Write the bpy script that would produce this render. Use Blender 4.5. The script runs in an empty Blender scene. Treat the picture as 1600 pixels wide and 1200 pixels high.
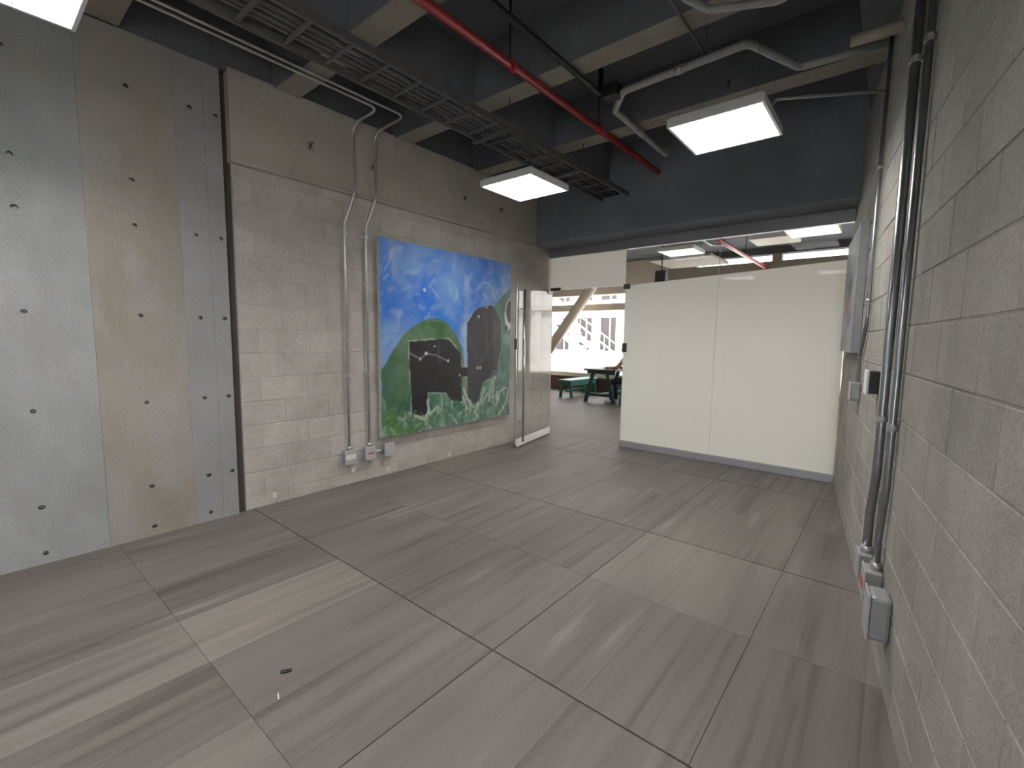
import bpy, bmesh, math, random
import numpy as np
from mathutils import Vector, Matrix

random.seed(7)
rng = np.random.RandomState(11)
S = bpy.context.scene
COL = S.collection
pi = math.pi

# ------------------------------------------------------------------ camera
CAMH = 1.47
FPX = 718.0


def cam_axes(yaw, pitch, roll):
    cy, sy = math.cos(yaw), math.sin(yaw)
    f = np.array([sy * math.cos(pitch), cy * math.cos(pitch), math.sin(pitch)])
    r = np.array([cy, -sy, 0.0])
    d = np.cross(f, r)
    c, s = math.cos(roll), math.sin(roll)
    return c * r + s * d, -s * r + c * d, f


_r, _d, _f = cam_axes(math.radians(-39.53), math.radians(-5.73), math.radians(-0.773))
cd = bpy.data.cameras.new('camera')
cam = bpy.data.objects.new('camera', cd)
COL.objects.link(cam)
cd.sensor_width = 36.0
cd.lens = 36.0 * FPX / 1600.0
cd.clip_start = 0.02
cd.clip_end = 300
cam.matrix_world = Matrix(((_r[0], -_d[0], -_f[0], 0), (_r[1], -_d[1], -_f[1], 0), (_r[2], -_d[2], -_f[2], CAMH), (0, 0, 0, 1)))
S.camera = cam

# ------------------------------------------------------------------ world, sun, exposure
W = bpy.data.worlds.new('sky')
S.world = W
W.use_nodes = True
bg = W.node_tree.nodes['Background']
bg.inputs['Color'].default_value = (0.93, 0.96, 1.0, 1)
bg.inputs['Strength'].default_value = 6.6
sun_d = bpy.data.lights.new('sun', 'SUN')
sun_d.energy = 10.0
sun_d.angle = math.radians(2)
sun_d.color = (1.0, 0.95, 0.88)
sun = bpy.data.objects.new('sun', sun_d)
COL.objects.link(sun)
sun.rotation_euler = (math.radians(48), 0, math.radians(-14))
LAMP_STRENGTH = 50.0
S.view_settings.view_transform = 'Standard'
S.view_settings.look = 'None'
S.view_settings.exposure = 0.0
S.view_settings.gamma = 1.0
S.view_settings.use_curve_mapping = False
S.cycles.use_denoising = True
S.cycles.max_bounces = 10
S.cycles.diffuse_bounces = 6
S.cycles.glossy_bounces = 4
S.cycles.transparent_max_bounces = 16
S.cycles.sample_clamp_indirect = 6.0


# ------------------------------------------------------------------ materials
def lin(c):
    return tuple(((x / 12.92) if x <= 0.04045 else ((x + 0.055) / 1.055) ** 2.4) for x in c)


def new_mat(name):
    m = bpy.data.materials.new(name)
    m.use_nodes = True
    nt = m.node_tree
    return m, nt, nt.nodes['Principled BSDF']


def N(nt, t, **kw):
    n = nt.nodes.new(t)
    for k, v in kw.items():
        if k in n.inputs:
            n.inputs[k].default_value = v
        else:
            setattr(n, k, v)
    return n


def plain(name, col, rough=0.5, metal=0.0, noise=0.06, scale=9.0, spec=0.5):
    """small things: one colour with a little procedural mottling"""
    m, nt, b = new_mat(name)
    tc = N(nt, 'ShaderNodeTexCoord')
    no = N(nt, 'ShaderNodeTexNoise', Scale=scale, Detail=4.0)
    nt.links.new(tc.outputs['Object'], no.inputs['Vector'])
    mr = N(nt, 'ShaderNodeMapRange')
    mr.inputs['From Min'].default_value = 0.3
    mr.inputs['From Max'].default_value = 0.7
    mr.inputs['To Min'].default_value = 1 - noise
    mr.inputs['To Max'].default_value = 1 + noise
    nt.links.new(no.outputs['Fac'], mr.inputs['Value'])
    mx = N(nt, 'ShaderNodeVectorMath', operation='SCALE')
    mx.inputs[0].default_value = col
    nt.links.new(mr.outputs['Result'], mx.inputs['Scale'])
    nt.links.new(mx.outputs['Vector'], b.inputs['Base Color'])
    b.inputs['Roughness'].default_value = rough
    b.inputs['Metallic'].default_value = metal
    b.inputs['Specular IOR Level'].default_value = spec
    return m


def concrete(name, c1, c2, c3, scale=1.2, rough=0.85, bump=0.15, stretch=(1, 1, 1), objcol=False, fine=0.10, pores=0.0, rnd=0.0):
    """mottled concrete: two blended tones, cloudy third tone, fine grain, bump"""
    m, nt, b = new_mat(name)
    L = nt.links.new
    geo = N(nt, 'ShaderNodeNewGeometry')
    mp = N(nt, 'ShaderNodeMapping')
    mp.inputs['Scale'].default_value = stretch
    L(geo.outputs['Position'], mp.inputs['Vector'])
    n1 = N(nt, 'ShaderNodeTexNoise', Scale=scale, Detail=6.0, Roughness=0.6)
    n2 = N(nt, 'ShaderNodeTexNoise', Scale=scale * 2.7, Detail=5.0, Roughness=0.65)
    n3 = N(nt, 'ShaderNodeTexNoise', Scale=70.0, Detail=3.0, Roughness=0.7)
    for n in (n1, n2):
        L(mp.outputs['Vector'], n.inputs['Vector'])
    L(geo.outputs['Position'], n3.inputs['Vector'])
    r1 = N(nt, 'ShaderNodeValToRGB')
    r1.color_ramp.elements[0].position = 0.36
    r1.color_ramp.elements[0].color = (*c1, 1)
    r1.color_ramp.elements[1].position = 0.64
    r1.color_ramp.elements[1].color = (*c2, 1)
    L(n1.outputs['Fac'], r1.inputs['Fac'])
    r2 = N(nt, 'ShaderNodeValToRGB')
    r2.color_ramp.elements[0].position = 0.48
    r2.color_ramp.elements[0].color = (0, 0, 0, 1)
    r2.color_ramp.elements[1].position = 0.72
    r2.color_ramp.elements[1].color = (1, 1, 1, 1)
    L(n2.outputs['Fac'], r2.inputs['Fac'])
    mix = N(nt, 'ShaderNodeMix', data_type='RGBA')
    L(r2.outputs['Color'], mix.inputs[0])
    L(r1.outputs['Color'], mix.inputs[6])
    mix.inputs[7].default_value = (*c3, 1)
    mr = N(nt, 'ShaderNodeMapRange')
    mr.inputs['From Min'].default_value = 0.3
    mr.inputs['From Max'].default_value = 0.7
    mr.inputs['To Min'].default_value = 1 - fine
    mr.inputs['To Max'].default_value = 1 + fine
    L(n3.outputs['Fac'], mr.inputs['Value'])
    sc = N(nt, 'ShaderNodeVectorMath', operation='SCALE')
    L(mix.outputs[2], sc.inputs[0])
    L(mr.outputs['Result'], sc.inputs['Scale'])
    last = sc.outputs['Vector']
    if rnd or objcol:
        oi = N(nt, 'ShaderNodeObjectInfo')
        if rnd:
            mr2 = N(nt, 'ShaderNodeMapRange')
            mr2.inputs['To Min'].default_value = 1 - rnd
            mr2.inputs['To Max'].default_value = 1 + rnd
            L(oi.outputs['Random'], mr2.inputs['Value'])
            s2 = N(nt, 'ShaderNodeVectorMath', operation='SCALE')
            L(last, s2.inputs[0])
            L(mr2.outputs['Result'], s2.inputs['Scale'])
            last = s2.outputs['Vector']
        if objcol:
            s3 = N(nt, 'ShaderNodeVectorMath', operation='MULTIPLY')
            L(last, s3.inputs[0])
            L(oi.outputs['Color'], s3.inputs[1])
            last = s3.outputs['Vector']
    L(last, b.inputs['Base Color'])
    b.inputs['Roughness'].default_value = rough
    b.inputs['Specular IOR Level'].default_value = 0.3
    bp = N(nt, 'ShaderNodeBump')
    bp.inputs['Strength'].default_value = bump
    bp.inputs['Distance'].default_value = 0.01
    if pores:
        v = N(nt, 'ShaderNodeTexNoise', Scale=160.0, Detail=2.0)
        L(geo.outputs['Position'], v.inputs['Vector'])
        ad = N(nt, 'ShaderNodeMath', operation='ADD')
        L(n3.outputs['Fac'], ad.inputs[0])
        L(v.outputs['Fac'], ad.inputs[1])
        L(ad.outputs[0], bp.inputs['Height'])
    else:
        L(n3.outputs['Fac'], bp.inputs['Height'])
    L(bp.outputs['Normal'], b.inputs['Normal'])
    return m


def tile_material(name):
    """stone-look tile: streaks that run along the room, tone of each tile from the object colour"""
    m, nt, b = new_mat(name)
    L = nt.links.new
    geo = N(nt, 'ShaderNodeNewGeometry')
    oi = N(nt, 'ShaderNodeObjectInfo')
    # shift the pattern of every tile so the streaks break at the joints
    sh = N(nt, 'ShaderNodeVectorMath', operation='SCALE')
    L(oi.outputs['Location'], sh.inputs[0])
    sh.inputs['Scale'].default_value = 0.0
    cb = N(nt, 'ShaderNodeCombineXYZ')
    mu = N(nt, 'ShaderNodeMath', operation='MULTIPLY')
    mu.inputs[1].default_value = 5.0
    L(oi.outputs['Random'], mu.inputs[0])
    L(mu.outputs[0], cb.inputs['Z'])
    ad = N(nt, 'ShaderNodeVectorMath', operation='ADD')
    L(geo.outputs['Position'], ad.inputs[0])
    L(cb.outputs['Vector'], ad.inputs[1])
    mp = N(nt, 'ShaderNodeMapping')
    mp.inputs['Scale'].default_value = (1.0, 0.07, 1.0)
    L(ad.outputs['Vector'], mp.inputs['Vector'])
    n1 = N(nt, 'ShaderNodeTexNoise', Scale=11.0, Detail=5.0, Roughness=0.62)
    L(mp.outputs['Vector'], n1.inputs['Vector'])
    mp2 = N(nt, 'ShaderNodeMapping')
    mp2.inputs['Scale'].default_value = (1.0, 0.25, 1.0)
    L(geo.outputs['Position'], mp2.inputs['Vector'])
    n2 = N(nt, 'ShaderNodeTexNoise', Scale=2.2, Detail=4.0)
    L(mp2.outputs['Vector'], n2.inputs['Vector'])
    n3 = N(nt, 'ShaderNodeTexNoise', Scale=60.0, Detail=3.0, Roughness=0.7)
    L(geo.outputs['Position'], n3.inputs['Vector'])
    r1 = N(nt, 'ShaderNodeValToRGB')
    e = r1.color_ramp.elements
    e[0].position = 0.36
    e[0].color = (0.105, 0.094, 0.084, 1)
    e[1].position = 0.66
    e[1].color = (0.178, 0.161, 0.145, 1)
    k = e.new(0.46)
    k.color = (0.149, 0.134, 0.120, 1)
    n4 = N(nt, 'ShaderNodeTexNoise', Scale=17.0, Detail=2.0, Roughness=0.5)
    mp4 = N(nt, 'ShaderNodeMapping')
    mp4.inputs['Scale'].default_value = (1.0, 0.035, 1.0)
    L(ad.outputs['Vector'], mp4.inputs['Vector'])
    L(mp4.outputs['Vector'], n4.inputs['Vector'])
    av = N(nt, 'ShaderNodeMix', data_type='FLOAT')
    av.inputs[0].default_value = 0.5
    L(n1.outputs['Fac'], av.inputs[2])
    L(n4.outputs['Fac'], av.inputs[3])
    L(av.outputs[0], r1.inputs['Fac'])
    m1 = N(nt, 'ShaderNodeMapRange')
    m1.inputs['From Min'].default_value = 0.3
    m1.inputs['From Max'].default_value = 0.7
    m1.inputs['To Min'].default_value = 0.84
    m1.inputs['To Max'].default_value = 1.16
    L(n2.outputs['Fac'], m1.inputs['Value'])
    m2 = N(nt, 'ShaderNodeMapRange')
    m2.inputs['From Min'].default_value = 0.3
    m2.inputs['From Max'].default_value = 0.7
    m2.inputs['To Min'].default_value = 0.92
    m2.inputs['To Max'].default_value = 1.08
    L(n3.outputs['Fac'], m2.inputs['Value'])
    mm = N(nt, 'ShaderNodeMath', operation='MULTIPLY')
    L(m1.outputs['Result'], mm.inputs[0])
    L(m2.outputs['Result'], mm.inputs[1])
    s1 = N(nt, 'ShaderNodeVectorMath', operation='SCALE')
    L(r1.outputs['Color'], s1.inputs[0])
    L(mm.outputs[0], s1.inputs['Scale'])
    s3 = N(nt, 'ShaderNodeVectorMath', operation='MULTIPLY')
    L(s1.outputs['Vector'], s3.inputs[0])
    L(oi.outputs['Color'], s3.inputs[1])
    # pale scuffs, short along the room
    mp5 = N(nt, 'ShaderNodeMapping')
    mp5.inputs['Scale'].default_value = (1.0, 0.11, 1.0)
    mp5.inputs['Location'].default_value = (3.1, 1.7, 0.0)
    L(geo.outputs['Position'], mp5.inputs['Vector'])
    n5 = N(nt, 'ShaderNodeTexNoise', Scale=8.0, Detail=3.0, Roughness=0.5)
    L(mp5.outputs['Vector'], n5.inputs['Vector'])
    m5 = N(nt, 'ShaderNodeMapRange')
    m5.inputs['From Min'].default_value = 0.62
    m5.inputs['From Max'].default_value = 0.78
    m5.inputs['To Min'].default_value = 0.0
    m5.inputs['To Max'].default_value = 0.75
    L(n5.outputs['Fac'], m5.inputs['Value'])
    sc5 = N(nt, 'ShaderNodeMix', data_type='RGBA')
    sc5.inputs[7].default_value = (0.27, 0.245, 0.225, 1)
    L(m5.outputs['Result'], sc5.inputs[0])
    L(s3.outputs['Vector'], sc5.inputs[6])
    L(sc5.outputs[2], b.inputs['Base Color'])
    rr = N(nt, 'ShaderNodeMapRange')
    rr.inputs['To Min'].default_value = 0.42
    rr.inputs['To Max'].default_value = 0.62
    L(n1.outputs['Fac'], rr.inputs['Value'])
    L(rr.outputs['Result'], b.inputs['Roughness'])
    b.inputs['Specular IOR Level'].default_value = 0.4
    return m


def glass_mat(name, tint=(0.97, 0.985, 0.975), rough=0.0, ior=1.5):
    m = bpy.data.materials.new(name)
    m.use_nodes = True
    nt = m.node_tree
    nt.nodes.clear()
    out = N(nt, 'ShaderNodeOutputMaterial')
    tr = N(nt, 'ShaderNodeBsdfTransparent')
    tr.inputs['Color'].default_value = (*tint, 1)
    gl = N(nt, 'ShaderNodeBsdfGlossy')
    gl.inputs['Roughness'].default_value = rough
    fr = N(nt, 'ShaderNodeFresnel')
    fr.inputs['IOR'].default_value = ior
    mx = N(nt, 'ShaderNodeMixShader')
    # the sheet reflects at its outer faces only (no total reflection inside the thin sheet)
    ge = N(nt, 'ShaderNodeNewGeometry')
    inv = N(nt, 'ShaderNodeMath', operation='SUBTRACT')
    inv.inputs[0].default_value = 1.0
    nt.links.new(ge.outputs['Backfacing'], inv.inputs[1])
    mu = N(nt, 'ShaderNodeMath', operation='MULTIPLY')
    nt.links.new(fr.outputs[0], mu.inputs[0])
    nt.links.new(inv.outputs[0], mu.inputs[1])
    nt.links.new(mu.outputs[0], mx.inputs[0])
    nt.links.new(tr.outputs[0], mx.inputs[1])
    nt.links.new(gl.outputs[0], mx.inputs[2])
    nt.links.new(mx.outputs[0], out.inputs['Surface'])
    return m


def film_mat(name):
    m = bpy.data.materials.new(name)
    m.use_nodes = True
    nt = m.node_tree
    nt.nodes.clear()
    out = N(nt, 'ShaderNodeOutputMaterial')
    df = N(nt, 'ShaderNodeBsdfDiffuse')
    df.inputs['Color'].default_value = (0.94, 0.925, 0.895, 1)
    tl = N(nt, 'ShaderNodeBsdfTranslucent')
    tl.inputs['Color'].default_value = (0.96, 0.935, 0.905, 1)
    mx = N(nt, 'ShaderNodeMixShader')
    mx.inputs[0].default_value = 0.5
    tc = N(nt, 'ShaderNodeTexCoord')
    nt.links.new(df.outputs[0], mx.inputs[1])
    nt.links.new(tl.outputs[0], mx.inputs[2])
    nt.links.new(mx.outputs[0], out.inputs['Surface'])
    return m


def emit_mat(name, col, strength):
    m = bpy.data.materials.new(name)
    m.use_nodes = True
    nt = m.node_tree
    nt.nodes.clear()
    out = N(nt, 'ShaderNodeOutputMaterial')
    e = N(nt, 'ShaderNodeEmission')
    e.inputs['Color'].default_value = (*col, 1)
    e.inputs['Strength'].default_value = strength
    nt.links.new(e.outputs[0], out.inputs['Surface'])
    return m


def attr_mat(name, rough=0.6):
    m, nt, b = new_mat(name)
    a = N(nt, 'ShaderNodeAttribute', attribute_name='paint')
    nt.links.new(a.outputs['Color'], b.inputs['Base Color'])
    b.inputs['Roughness'].default_value = rough
    no = N(nt, 'ShaderNodeTexNoise', Scale=45.0, Detail=4.0)
    bp = N(nt, 'ShaderNodeBump')
    bp.inputs['Strength'].default_value = 0.2
    bp.inputs['Distance'].default_value = 0.004
    tc = N(nt, 'ShaderNodeTexCoord')
    nt.links.new(tc.outputs['Object'], no.inputs['Vector'])
    nt.links.new(no.outputs['Fac'], bp.inputs['Height'])
    nt.links.new(bp.outputs['Normal'], b.inputs['Normal'])
    return m


M = {}
M['conc_cool'] = concrete('concrete_cool', (0.26, 0.268, 0.272), (0.385, 0.385, 0.38), (0.30, 0.288, 0.27), 1.1, bump=0.12, stretch=(1, 1, 0.6))
M['conc_warm'] = concrete('concrete_warm', (0.275, 0.245, 0.21), (0.36, 0.33, 0.295), (0.335, 0.325, 0.32), 1.3, bump=0.12, stretch=(1, 1, 0.5))
M['conc_lilac'] = concrete('concrete_lilac', (0.285, 0.275, 0.285), (0.345, 0.335, 0.34), (0.30, 0.285, 0.275), 1.4, bump=0.12)
M['conc_beam'] = concrete('concrete_beam', (0.38, 0.345, 0.30), (0.47, 0.43, 0.38), (0.42, 0.40, 0.37), 1.6, bump=0.15)
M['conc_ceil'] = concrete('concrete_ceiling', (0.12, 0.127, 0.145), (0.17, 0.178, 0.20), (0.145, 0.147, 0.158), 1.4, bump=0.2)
M['conc_rib_lit'] = concrete('concrete_rib_lit', (0.27, 0.25, 0.21), (0.36, 0.335, 0.285), (0.29, 0.275, 0.25), 1.6, bump=0.2)
M['conc_end'] = concrete('concrete_end_beam', (0.185, 0.20, 0.235), (0.25, 0.265, 0.30), (0.22, 0.225, 0.24), 1.3, bump=0.2)
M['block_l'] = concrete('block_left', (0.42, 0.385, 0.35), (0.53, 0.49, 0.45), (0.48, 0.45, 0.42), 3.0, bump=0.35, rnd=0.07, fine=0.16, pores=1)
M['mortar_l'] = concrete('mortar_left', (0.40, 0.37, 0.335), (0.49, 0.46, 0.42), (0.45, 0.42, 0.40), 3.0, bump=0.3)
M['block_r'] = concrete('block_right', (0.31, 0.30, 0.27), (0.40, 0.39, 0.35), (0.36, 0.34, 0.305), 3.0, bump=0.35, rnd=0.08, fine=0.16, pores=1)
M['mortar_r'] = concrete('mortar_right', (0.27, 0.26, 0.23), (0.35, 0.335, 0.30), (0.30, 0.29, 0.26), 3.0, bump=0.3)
M['tile'] = tile_material('floor_tile')
M['grout'] = concrete('grout', (0.05, 0.047, 0.042), (0.085, 0.08, 0.07), (0.07, 0.065, 0.06), 4.0)
M['dark_gap'] = plain('dark_joint', (0.075, 0.064, 0.055), 0.9)
M['hole'] = plain('tie_hole_dark', (0.03, 0.027, 0.024), 0.95)
M['hallfloor'] = concrete('hall_floor', (0.115, 0.090, 0.074), (0.165, 0.132, 0.110), (0.14, 0.112, 0.095), 1.5, rough=0.5, stretch=(1, .3, 1), bump=0.05)
M['galv'] = plain('galvanised_steel', (0.62, 0.62, 0.63), 0.33, 0.8, 0.10, 14)
M['galv_dk'] = plain('weathered_steel', (0.36, 0.375, 0.40), 0.30, 0.85, 0.10, 14)
M['box_grey'] = plain('junction_box_grey', (0.34, 0.345, 0.36), 0.45, 0.2, 0.06, 20)
M['box_lid'] = plain('junction_lid', (0.50, 0.50, 0.51), 0.42, 0.2, 0.05, 20)
M['sticker_w'] = plain('sticker_white', (0.75, 0.74, 0.72), 0.5)
M['sticker_r'] = plain('sticker_red', (0.55, 0.10, 0.08), 0.5)
M['red'] = plain('red_paint', (0.38, 0.035, 0.042), 0.35, 0.0, 0.12, 6)
M['black'] = plain('black_paint', (0.018, 0.018, 0.02), 0.5)
M['tray'] = plain('tray_steel', (0.13, 0.13, 0.13), 0.55, 0.3, 0.1, 10)
M['conduit_paint'] = plain('conduit_painted', (0.42, 0.43, 0.43), 0.45, 0.3, 0.1, 8)
M['tan'] = plain('tan_pipe', (0.40, 0.36, 0.30), 0.6)
M['alu'] = plain('aluminium', (0.52, 0.51, 0.56), 0.38, 0.5, 0.04, 6)
M['alu_dk'] = plain('rail_grey', (0.30, 0.30, 0.315), 0.4, 0.5, 0.05, 6)
M['steel'] = plain('stainless_steel', (0.62, 0.62, 0.62), 0.22, 0.95, 0.04, 6)
M['white_pl'] = plain('white_plastic', (0.78, 0.76, 0.74), 0.4)
M['white_rail'] = plain('white_rail', (0.80, 0.76, 0.72), 0.45)
M['dark_metal'] = plain('dark_fitting', (0.10, 0.095, 0.09), 0.35, 0.6)
M['lamp_body'] = plain('lamp_white_enamel', (0.72, 0.72, 0.72), 0.35)
M['louver'] = plain('louver_aluminium', (0.70, 0.71, 0.74), 0.35, 0.3)
M['lamp_on'] = emit_mat('lamp_light', (1.0, 0.965, 0.93), LAMP_STRENGTH)
M['lamp_dim'] = emit_mat('hall_lamp_light', (1.0, 0.98, 1.0), 7.0)
M['lamp_off'] = plain('diffuser_cream', (0.74, 0.70, 0.58), 0.5)
M['glass'] = glass_mat('clear_glass')
M['film'] = film_mat('white_film')
M['canvas_side'] = plain('canvas_edge', (0.55, 0.54, 0.51), 0.8, 0, 0.15, 20)
M['canvas_side2'] = plain('canvas_edge_grey', (0.25, 0.255, 0.27), 0.7, 0, 0.1, 20)
M['paint'] = attr_mat('painted_canvas', 0.45)
M['patch'] = plain('plaster_patch', (0.62, 0.60, 0.55), 0.8, 0, 0.1, 30)
M['cream'] = plain('cream_paint', (0.80, 0.72, 0.62), 0.6, 0, 0.05, 2)
M['cream_dk'] = plain('beige_wall', (0.40, 0.36, 0.31), 0.7, 0, 0.08, 2)
M['hallwall'] = plain('hall_wall', (0.66, 0.62, 0.55), 0.7, 0, 0.08, 2)
M['parapet'] = plain('parapet_dark', (0.10, 0.06, 0.045), 0.7, 0, 0.1, 3)
M['facade'] = plain('facade_white', (0.80, 0.78, 0.76), 0.8, 0, 0.03, 1)
M['facade_win'] = plain('facade_window', (0.035, 0.028, 0.03), 0.5, 0, 0.1, 1)
M['paving'] = plain('court_paving', (0.62, 0.60, 0.57), 0.8, 0, 0.06, 1)
M['teal'] = plain('teal_paint', (0.02, 0.155, 0.125), 0.45, 0, 0.15, 8)
M['teal_dk'] = plain('dark_green_paint', (0.012, 0.05, 0.042), 0.45, 0, 0.15, 8)
M['skin'] = plain('skin', (0.42, 0.22, 0.13), 0.55, 0, 0.04, 10)
M['shirt'] = plain('light_shirt', (0.55, 0.54, 0.55), 0.85, 0, 0.08, 12)
M['jeans'] = plain('dark_jeans', (0.018, 0.022, 0.05), 0.85, 0, 0.15, 25)
M['hair'] = plain('dark_hair', (0.015, 0.011, 0.009), 0.6, 0, 0.2, 30)
M['shoe'] = plain('pale_shoe', (0.5, 0.5, 0.5), 0.7)


# ------------------------------------------------------------------ mesh helpers
def add_box(bm, x0, x1, y0, y1, z0, z1, mat=None):
    vs = [bm.verts.new(p) for p in ((x0, y0, z0), (x1, y0, z0), (x1, y1, z0), (x0, y1, z0), (x0, y0, z1), (x1, y0, z1), (x1, y1, z1), (x0, y1, z1))]
    fs = [(0, 3, 2, 1), (4, 5, 6, 7), (0, 1, 5, 4), (1, 2, 6, 5), (2, 3, 7, 6), (3, 0, 4, 7)]
    for f in fs:
        bm.faces.new([vs[i] for i in f])
    return vs


def bevel_all(bm, w, seg=2):
    bmesh.ops.bevel(bm, geom=bm.edges[:], offset=w, segments=seg, affect='EDGES', profile=0.5)


def finish(name, bm, mat, parent=None, smooth=False, loc=None):
    bmesh.ops.recalc_face_normals(bm, faces=bm.faces[:])
    me = bpy.data.meshes.new(name)
    bm.to_mesh(me)
    bm.free()
    if smooth:
        me.polygons.foreach_set('use_smooth', [True] * len(me.polygons))
    mats = mat if isinstance(mat, (list, tuple)) else [mat]
    for k in mats:
        me.materials.append(M[k] if isinstance(k, str) else k)
    o = bpy.data.objects.new(name, me)
    COL.objects.link(o)
    if parent is not None:
        o.parent = parent
    if loc is not None:
        o.location = loc
    return o


def box(name, x0, x1, y0, y1, z0, z1, mat, parent=None, bevel=0.0, seg=2):
    bm = bmesh.new()
    add_box(bm, x0, x1, y0, y1, z0, z1)
    if bevel:
        bevel_all(bm, bevel, seg)
    return finish(name, bm, mat, parent)


def tag(o, label, cat, group=None):
    o['label'] = label
    o['category'] = cat
    if group:
        o['group'] = group
    return o


def struct(o):
    o['kind'] = 'structure'
    return o


def thing(name, label, cat, loc=(0, 0, 0), rz=0.0, group=None):
    o = bpy.data.objects.new(name, None)
    o.empty_display_size = 0.1
    COL.objects.link(o)
    o.location = loc
    o.rotation_euler = (0, 0, rz)
    return tag(o, label, cat, group)


def fillet(pts, r, n=6):
    pts = [Vector(p) for p in pts]
    out = [pts[0]]
    for i in range(1, len(pts) - 1):
        a, b, c = pts[i - 1], pts[i], pts[i + 1]
        u, v = (a - b), (c - b)
        lu, lv = u.length, v.length
        u.normalize()
        v.normalize()
        ang = u.angle(v)
        if ang > pi - 0.02:
            out.append(b)
            continue
        t = min(r / math.tan(ang / 2), lu * 0.48, lv * 0.48)
        p0, p2 = b + u * t, b + v * t
        for k in range(n + 1):
            s = k / n
            out.append(p0.lerp(b, s).lerp(b.lerp(p2, s), s))
    out.append(pts[-1])
    return out


def add_tube(bm, pts, r, n=12, cap=True):
    pts = [Vector(p) for p in pts]
    rings = []
    up = None
    for i, p in enumerate(pts):
        if i == 0:
            t = pts[1] - pts[0]
        elif i == len(pts) - 1:
            t = pts[-1] - pts[-2]
        else:
            t = (pts[i + 1] - pts[i]).normalized() + (pts[i] - pts[i - 1]).normalized()
        t.normalize()
        if up is None:
            up = t.orthogonal().normalized()
        up = (up - t * up.dot(t)).normalized()
        w = t.cross(up)
        rr = r[i] if isinstance(r, (list, tuple)) else r
        rings.append([bm.verts.new(p + (up * math.cos(2 * pi * k / n) + w * math.sin(2 * pi * k / n)) * rr) for k in range(n)])
    for a, b in zip(rings[:-1], rings[1:]):
        for k in range(n):
            bm.faces.new((a[k], a[(k + 1) % n], b[(k + 1) % n], b[k]))
    if cap:
        bm.faces.new(rings[0][::-1])
        bm.faces.new(rings[-1])


def tube(name, pts, r, mat, parent=None, n=12, fr=0.0):
    bm = bmesh.new()
    add_tube(bm, fillet(pts, fr) if fr else pts, r, n)
    o = finish(name, bm, mat, parent)
    for p in o.data.polygons:
        p.use_smooth = len(p.vertices) == 4
    return o


def prism(name, poly, z0, z1, mat, parent=None, axis='z', bevel=0):
    """extrude a 2-D outline; axis gives the extrusion axis"""
    bm = bmesh.new()

    def P(a, b, c):
        return {'z': (a, b, c), 'y': (a, c, b), 'x': (c, a, b)}[axis]
    lo = [bm.verts.new(P(a, b, z0)) for a, b in poly]
    hi = [bm.verts.new(P(a, b, z1)) for a, b in poly]
    bm.faces.new(lo[::-1])
    bm.faces.new(hi)
    n = len(poly)
    for i in range(n):
        bm.faces.new((lo[i], lo[(i + 1) % n], hi[(i + 1) % n], hi[i]))
    if bevel:
        bevel_all(bm, bevel)
    return finish(name, bm, mat, parent)


# ------------------------------------------------------------------ layout numbers (metres)
XL = -4.07                       # block face, left wall
XC = -4.055                      # concrete face, left wall
XB = -4.008                       # face of the beam over the block wall
YG = 5.78                        # glass partition
YE = 5.36                        # face of the end beam
ZB = 2.79                        # underside of beams
ZR = 3.45                        # underside of ceiling ribs
ZS = 3.83                        # underside of slab between ribs
YBK = -3.6                       # back wall (behind the camera)
RA = math.radians(-7.62)
RP = Vector((-0.053, 3.343, 0))
RU = Vector((math.sin(RA), math.cos(RA), 0))      # along the right wall, away from camera
RN = Vector((-math.cos(RA), math.sin(RA), 0))     # into the room


def RW(s, off, z):
    return RP + RU * s + RN * off + Vector((0, 0, z))


R_ROT = math.atan2(RU.y, RU.x)


def xr(Y):
    return RP.x + RU.x / RU.y * (Y - RP.y)


# ------------------------------------------------------------------ floor and its tiles
floor = struct(box('floor', -4.3, 1.0, YBK, YG + 0.12, -0.12, -0.004, 'grout'))
TX = [-1.352 + 0.4555 * k for k in range(-6, 6)]
TY = [1.523 + 0.8885 * k for k in range(-6, 6)]
for i in range(len(TX) - 1):
    for j in range(len(TY) - 1):
        x0, x1, y0, y1 = TX[i], TX[i + 1], TY[j], TY[j + 1]
        if i == 0:
            x0 = XL - 0.01
        y1 = min(y1, YG + 0.11)
        y0 = max(y0, YBK)
        if y1 - y0 < 0.05:
            continue
        if x0 > xr(y0) + 0.02:
            continue
        # the joints at every second row read wider and darker
        g0 = 0.0045 if (j % 2 == 0) else 0.0010
        g1 = 0.0045 if (j % 2 == 1) else 0.0010
        bm = bmesh.new()
        cx, cy = (x0 + x1) / 2, (y0 + y1) / 2
        ga = 0.0024 if i == 6 else (0.0012 if i % 2 == 0 else 0.0004)
        gb = 0.0024 if i == 5 else (0.0012 if i % 2 == 1 else 0.0004)
        add_box(bm, x0 + ga - cx, x1 - gb - cx, y0 + g0 - cy, y1 - g1 - cy, -0.012, 0.0)
        t = finish('floor_tile', bm, 'tile', floor, loc=(cx, cy, 0))
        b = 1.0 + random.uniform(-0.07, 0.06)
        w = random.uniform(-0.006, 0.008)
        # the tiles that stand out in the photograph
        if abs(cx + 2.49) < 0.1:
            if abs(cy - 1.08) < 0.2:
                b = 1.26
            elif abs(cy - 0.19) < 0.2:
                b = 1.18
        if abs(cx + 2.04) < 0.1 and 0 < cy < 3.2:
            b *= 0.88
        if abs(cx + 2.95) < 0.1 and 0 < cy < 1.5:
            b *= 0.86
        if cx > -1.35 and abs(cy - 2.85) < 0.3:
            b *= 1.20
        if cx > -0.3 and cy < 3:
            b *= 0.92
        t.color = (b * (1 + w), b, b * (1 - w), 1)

# ------------------------------------------------------------------ left wall: concrete part with tie holes


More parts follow.
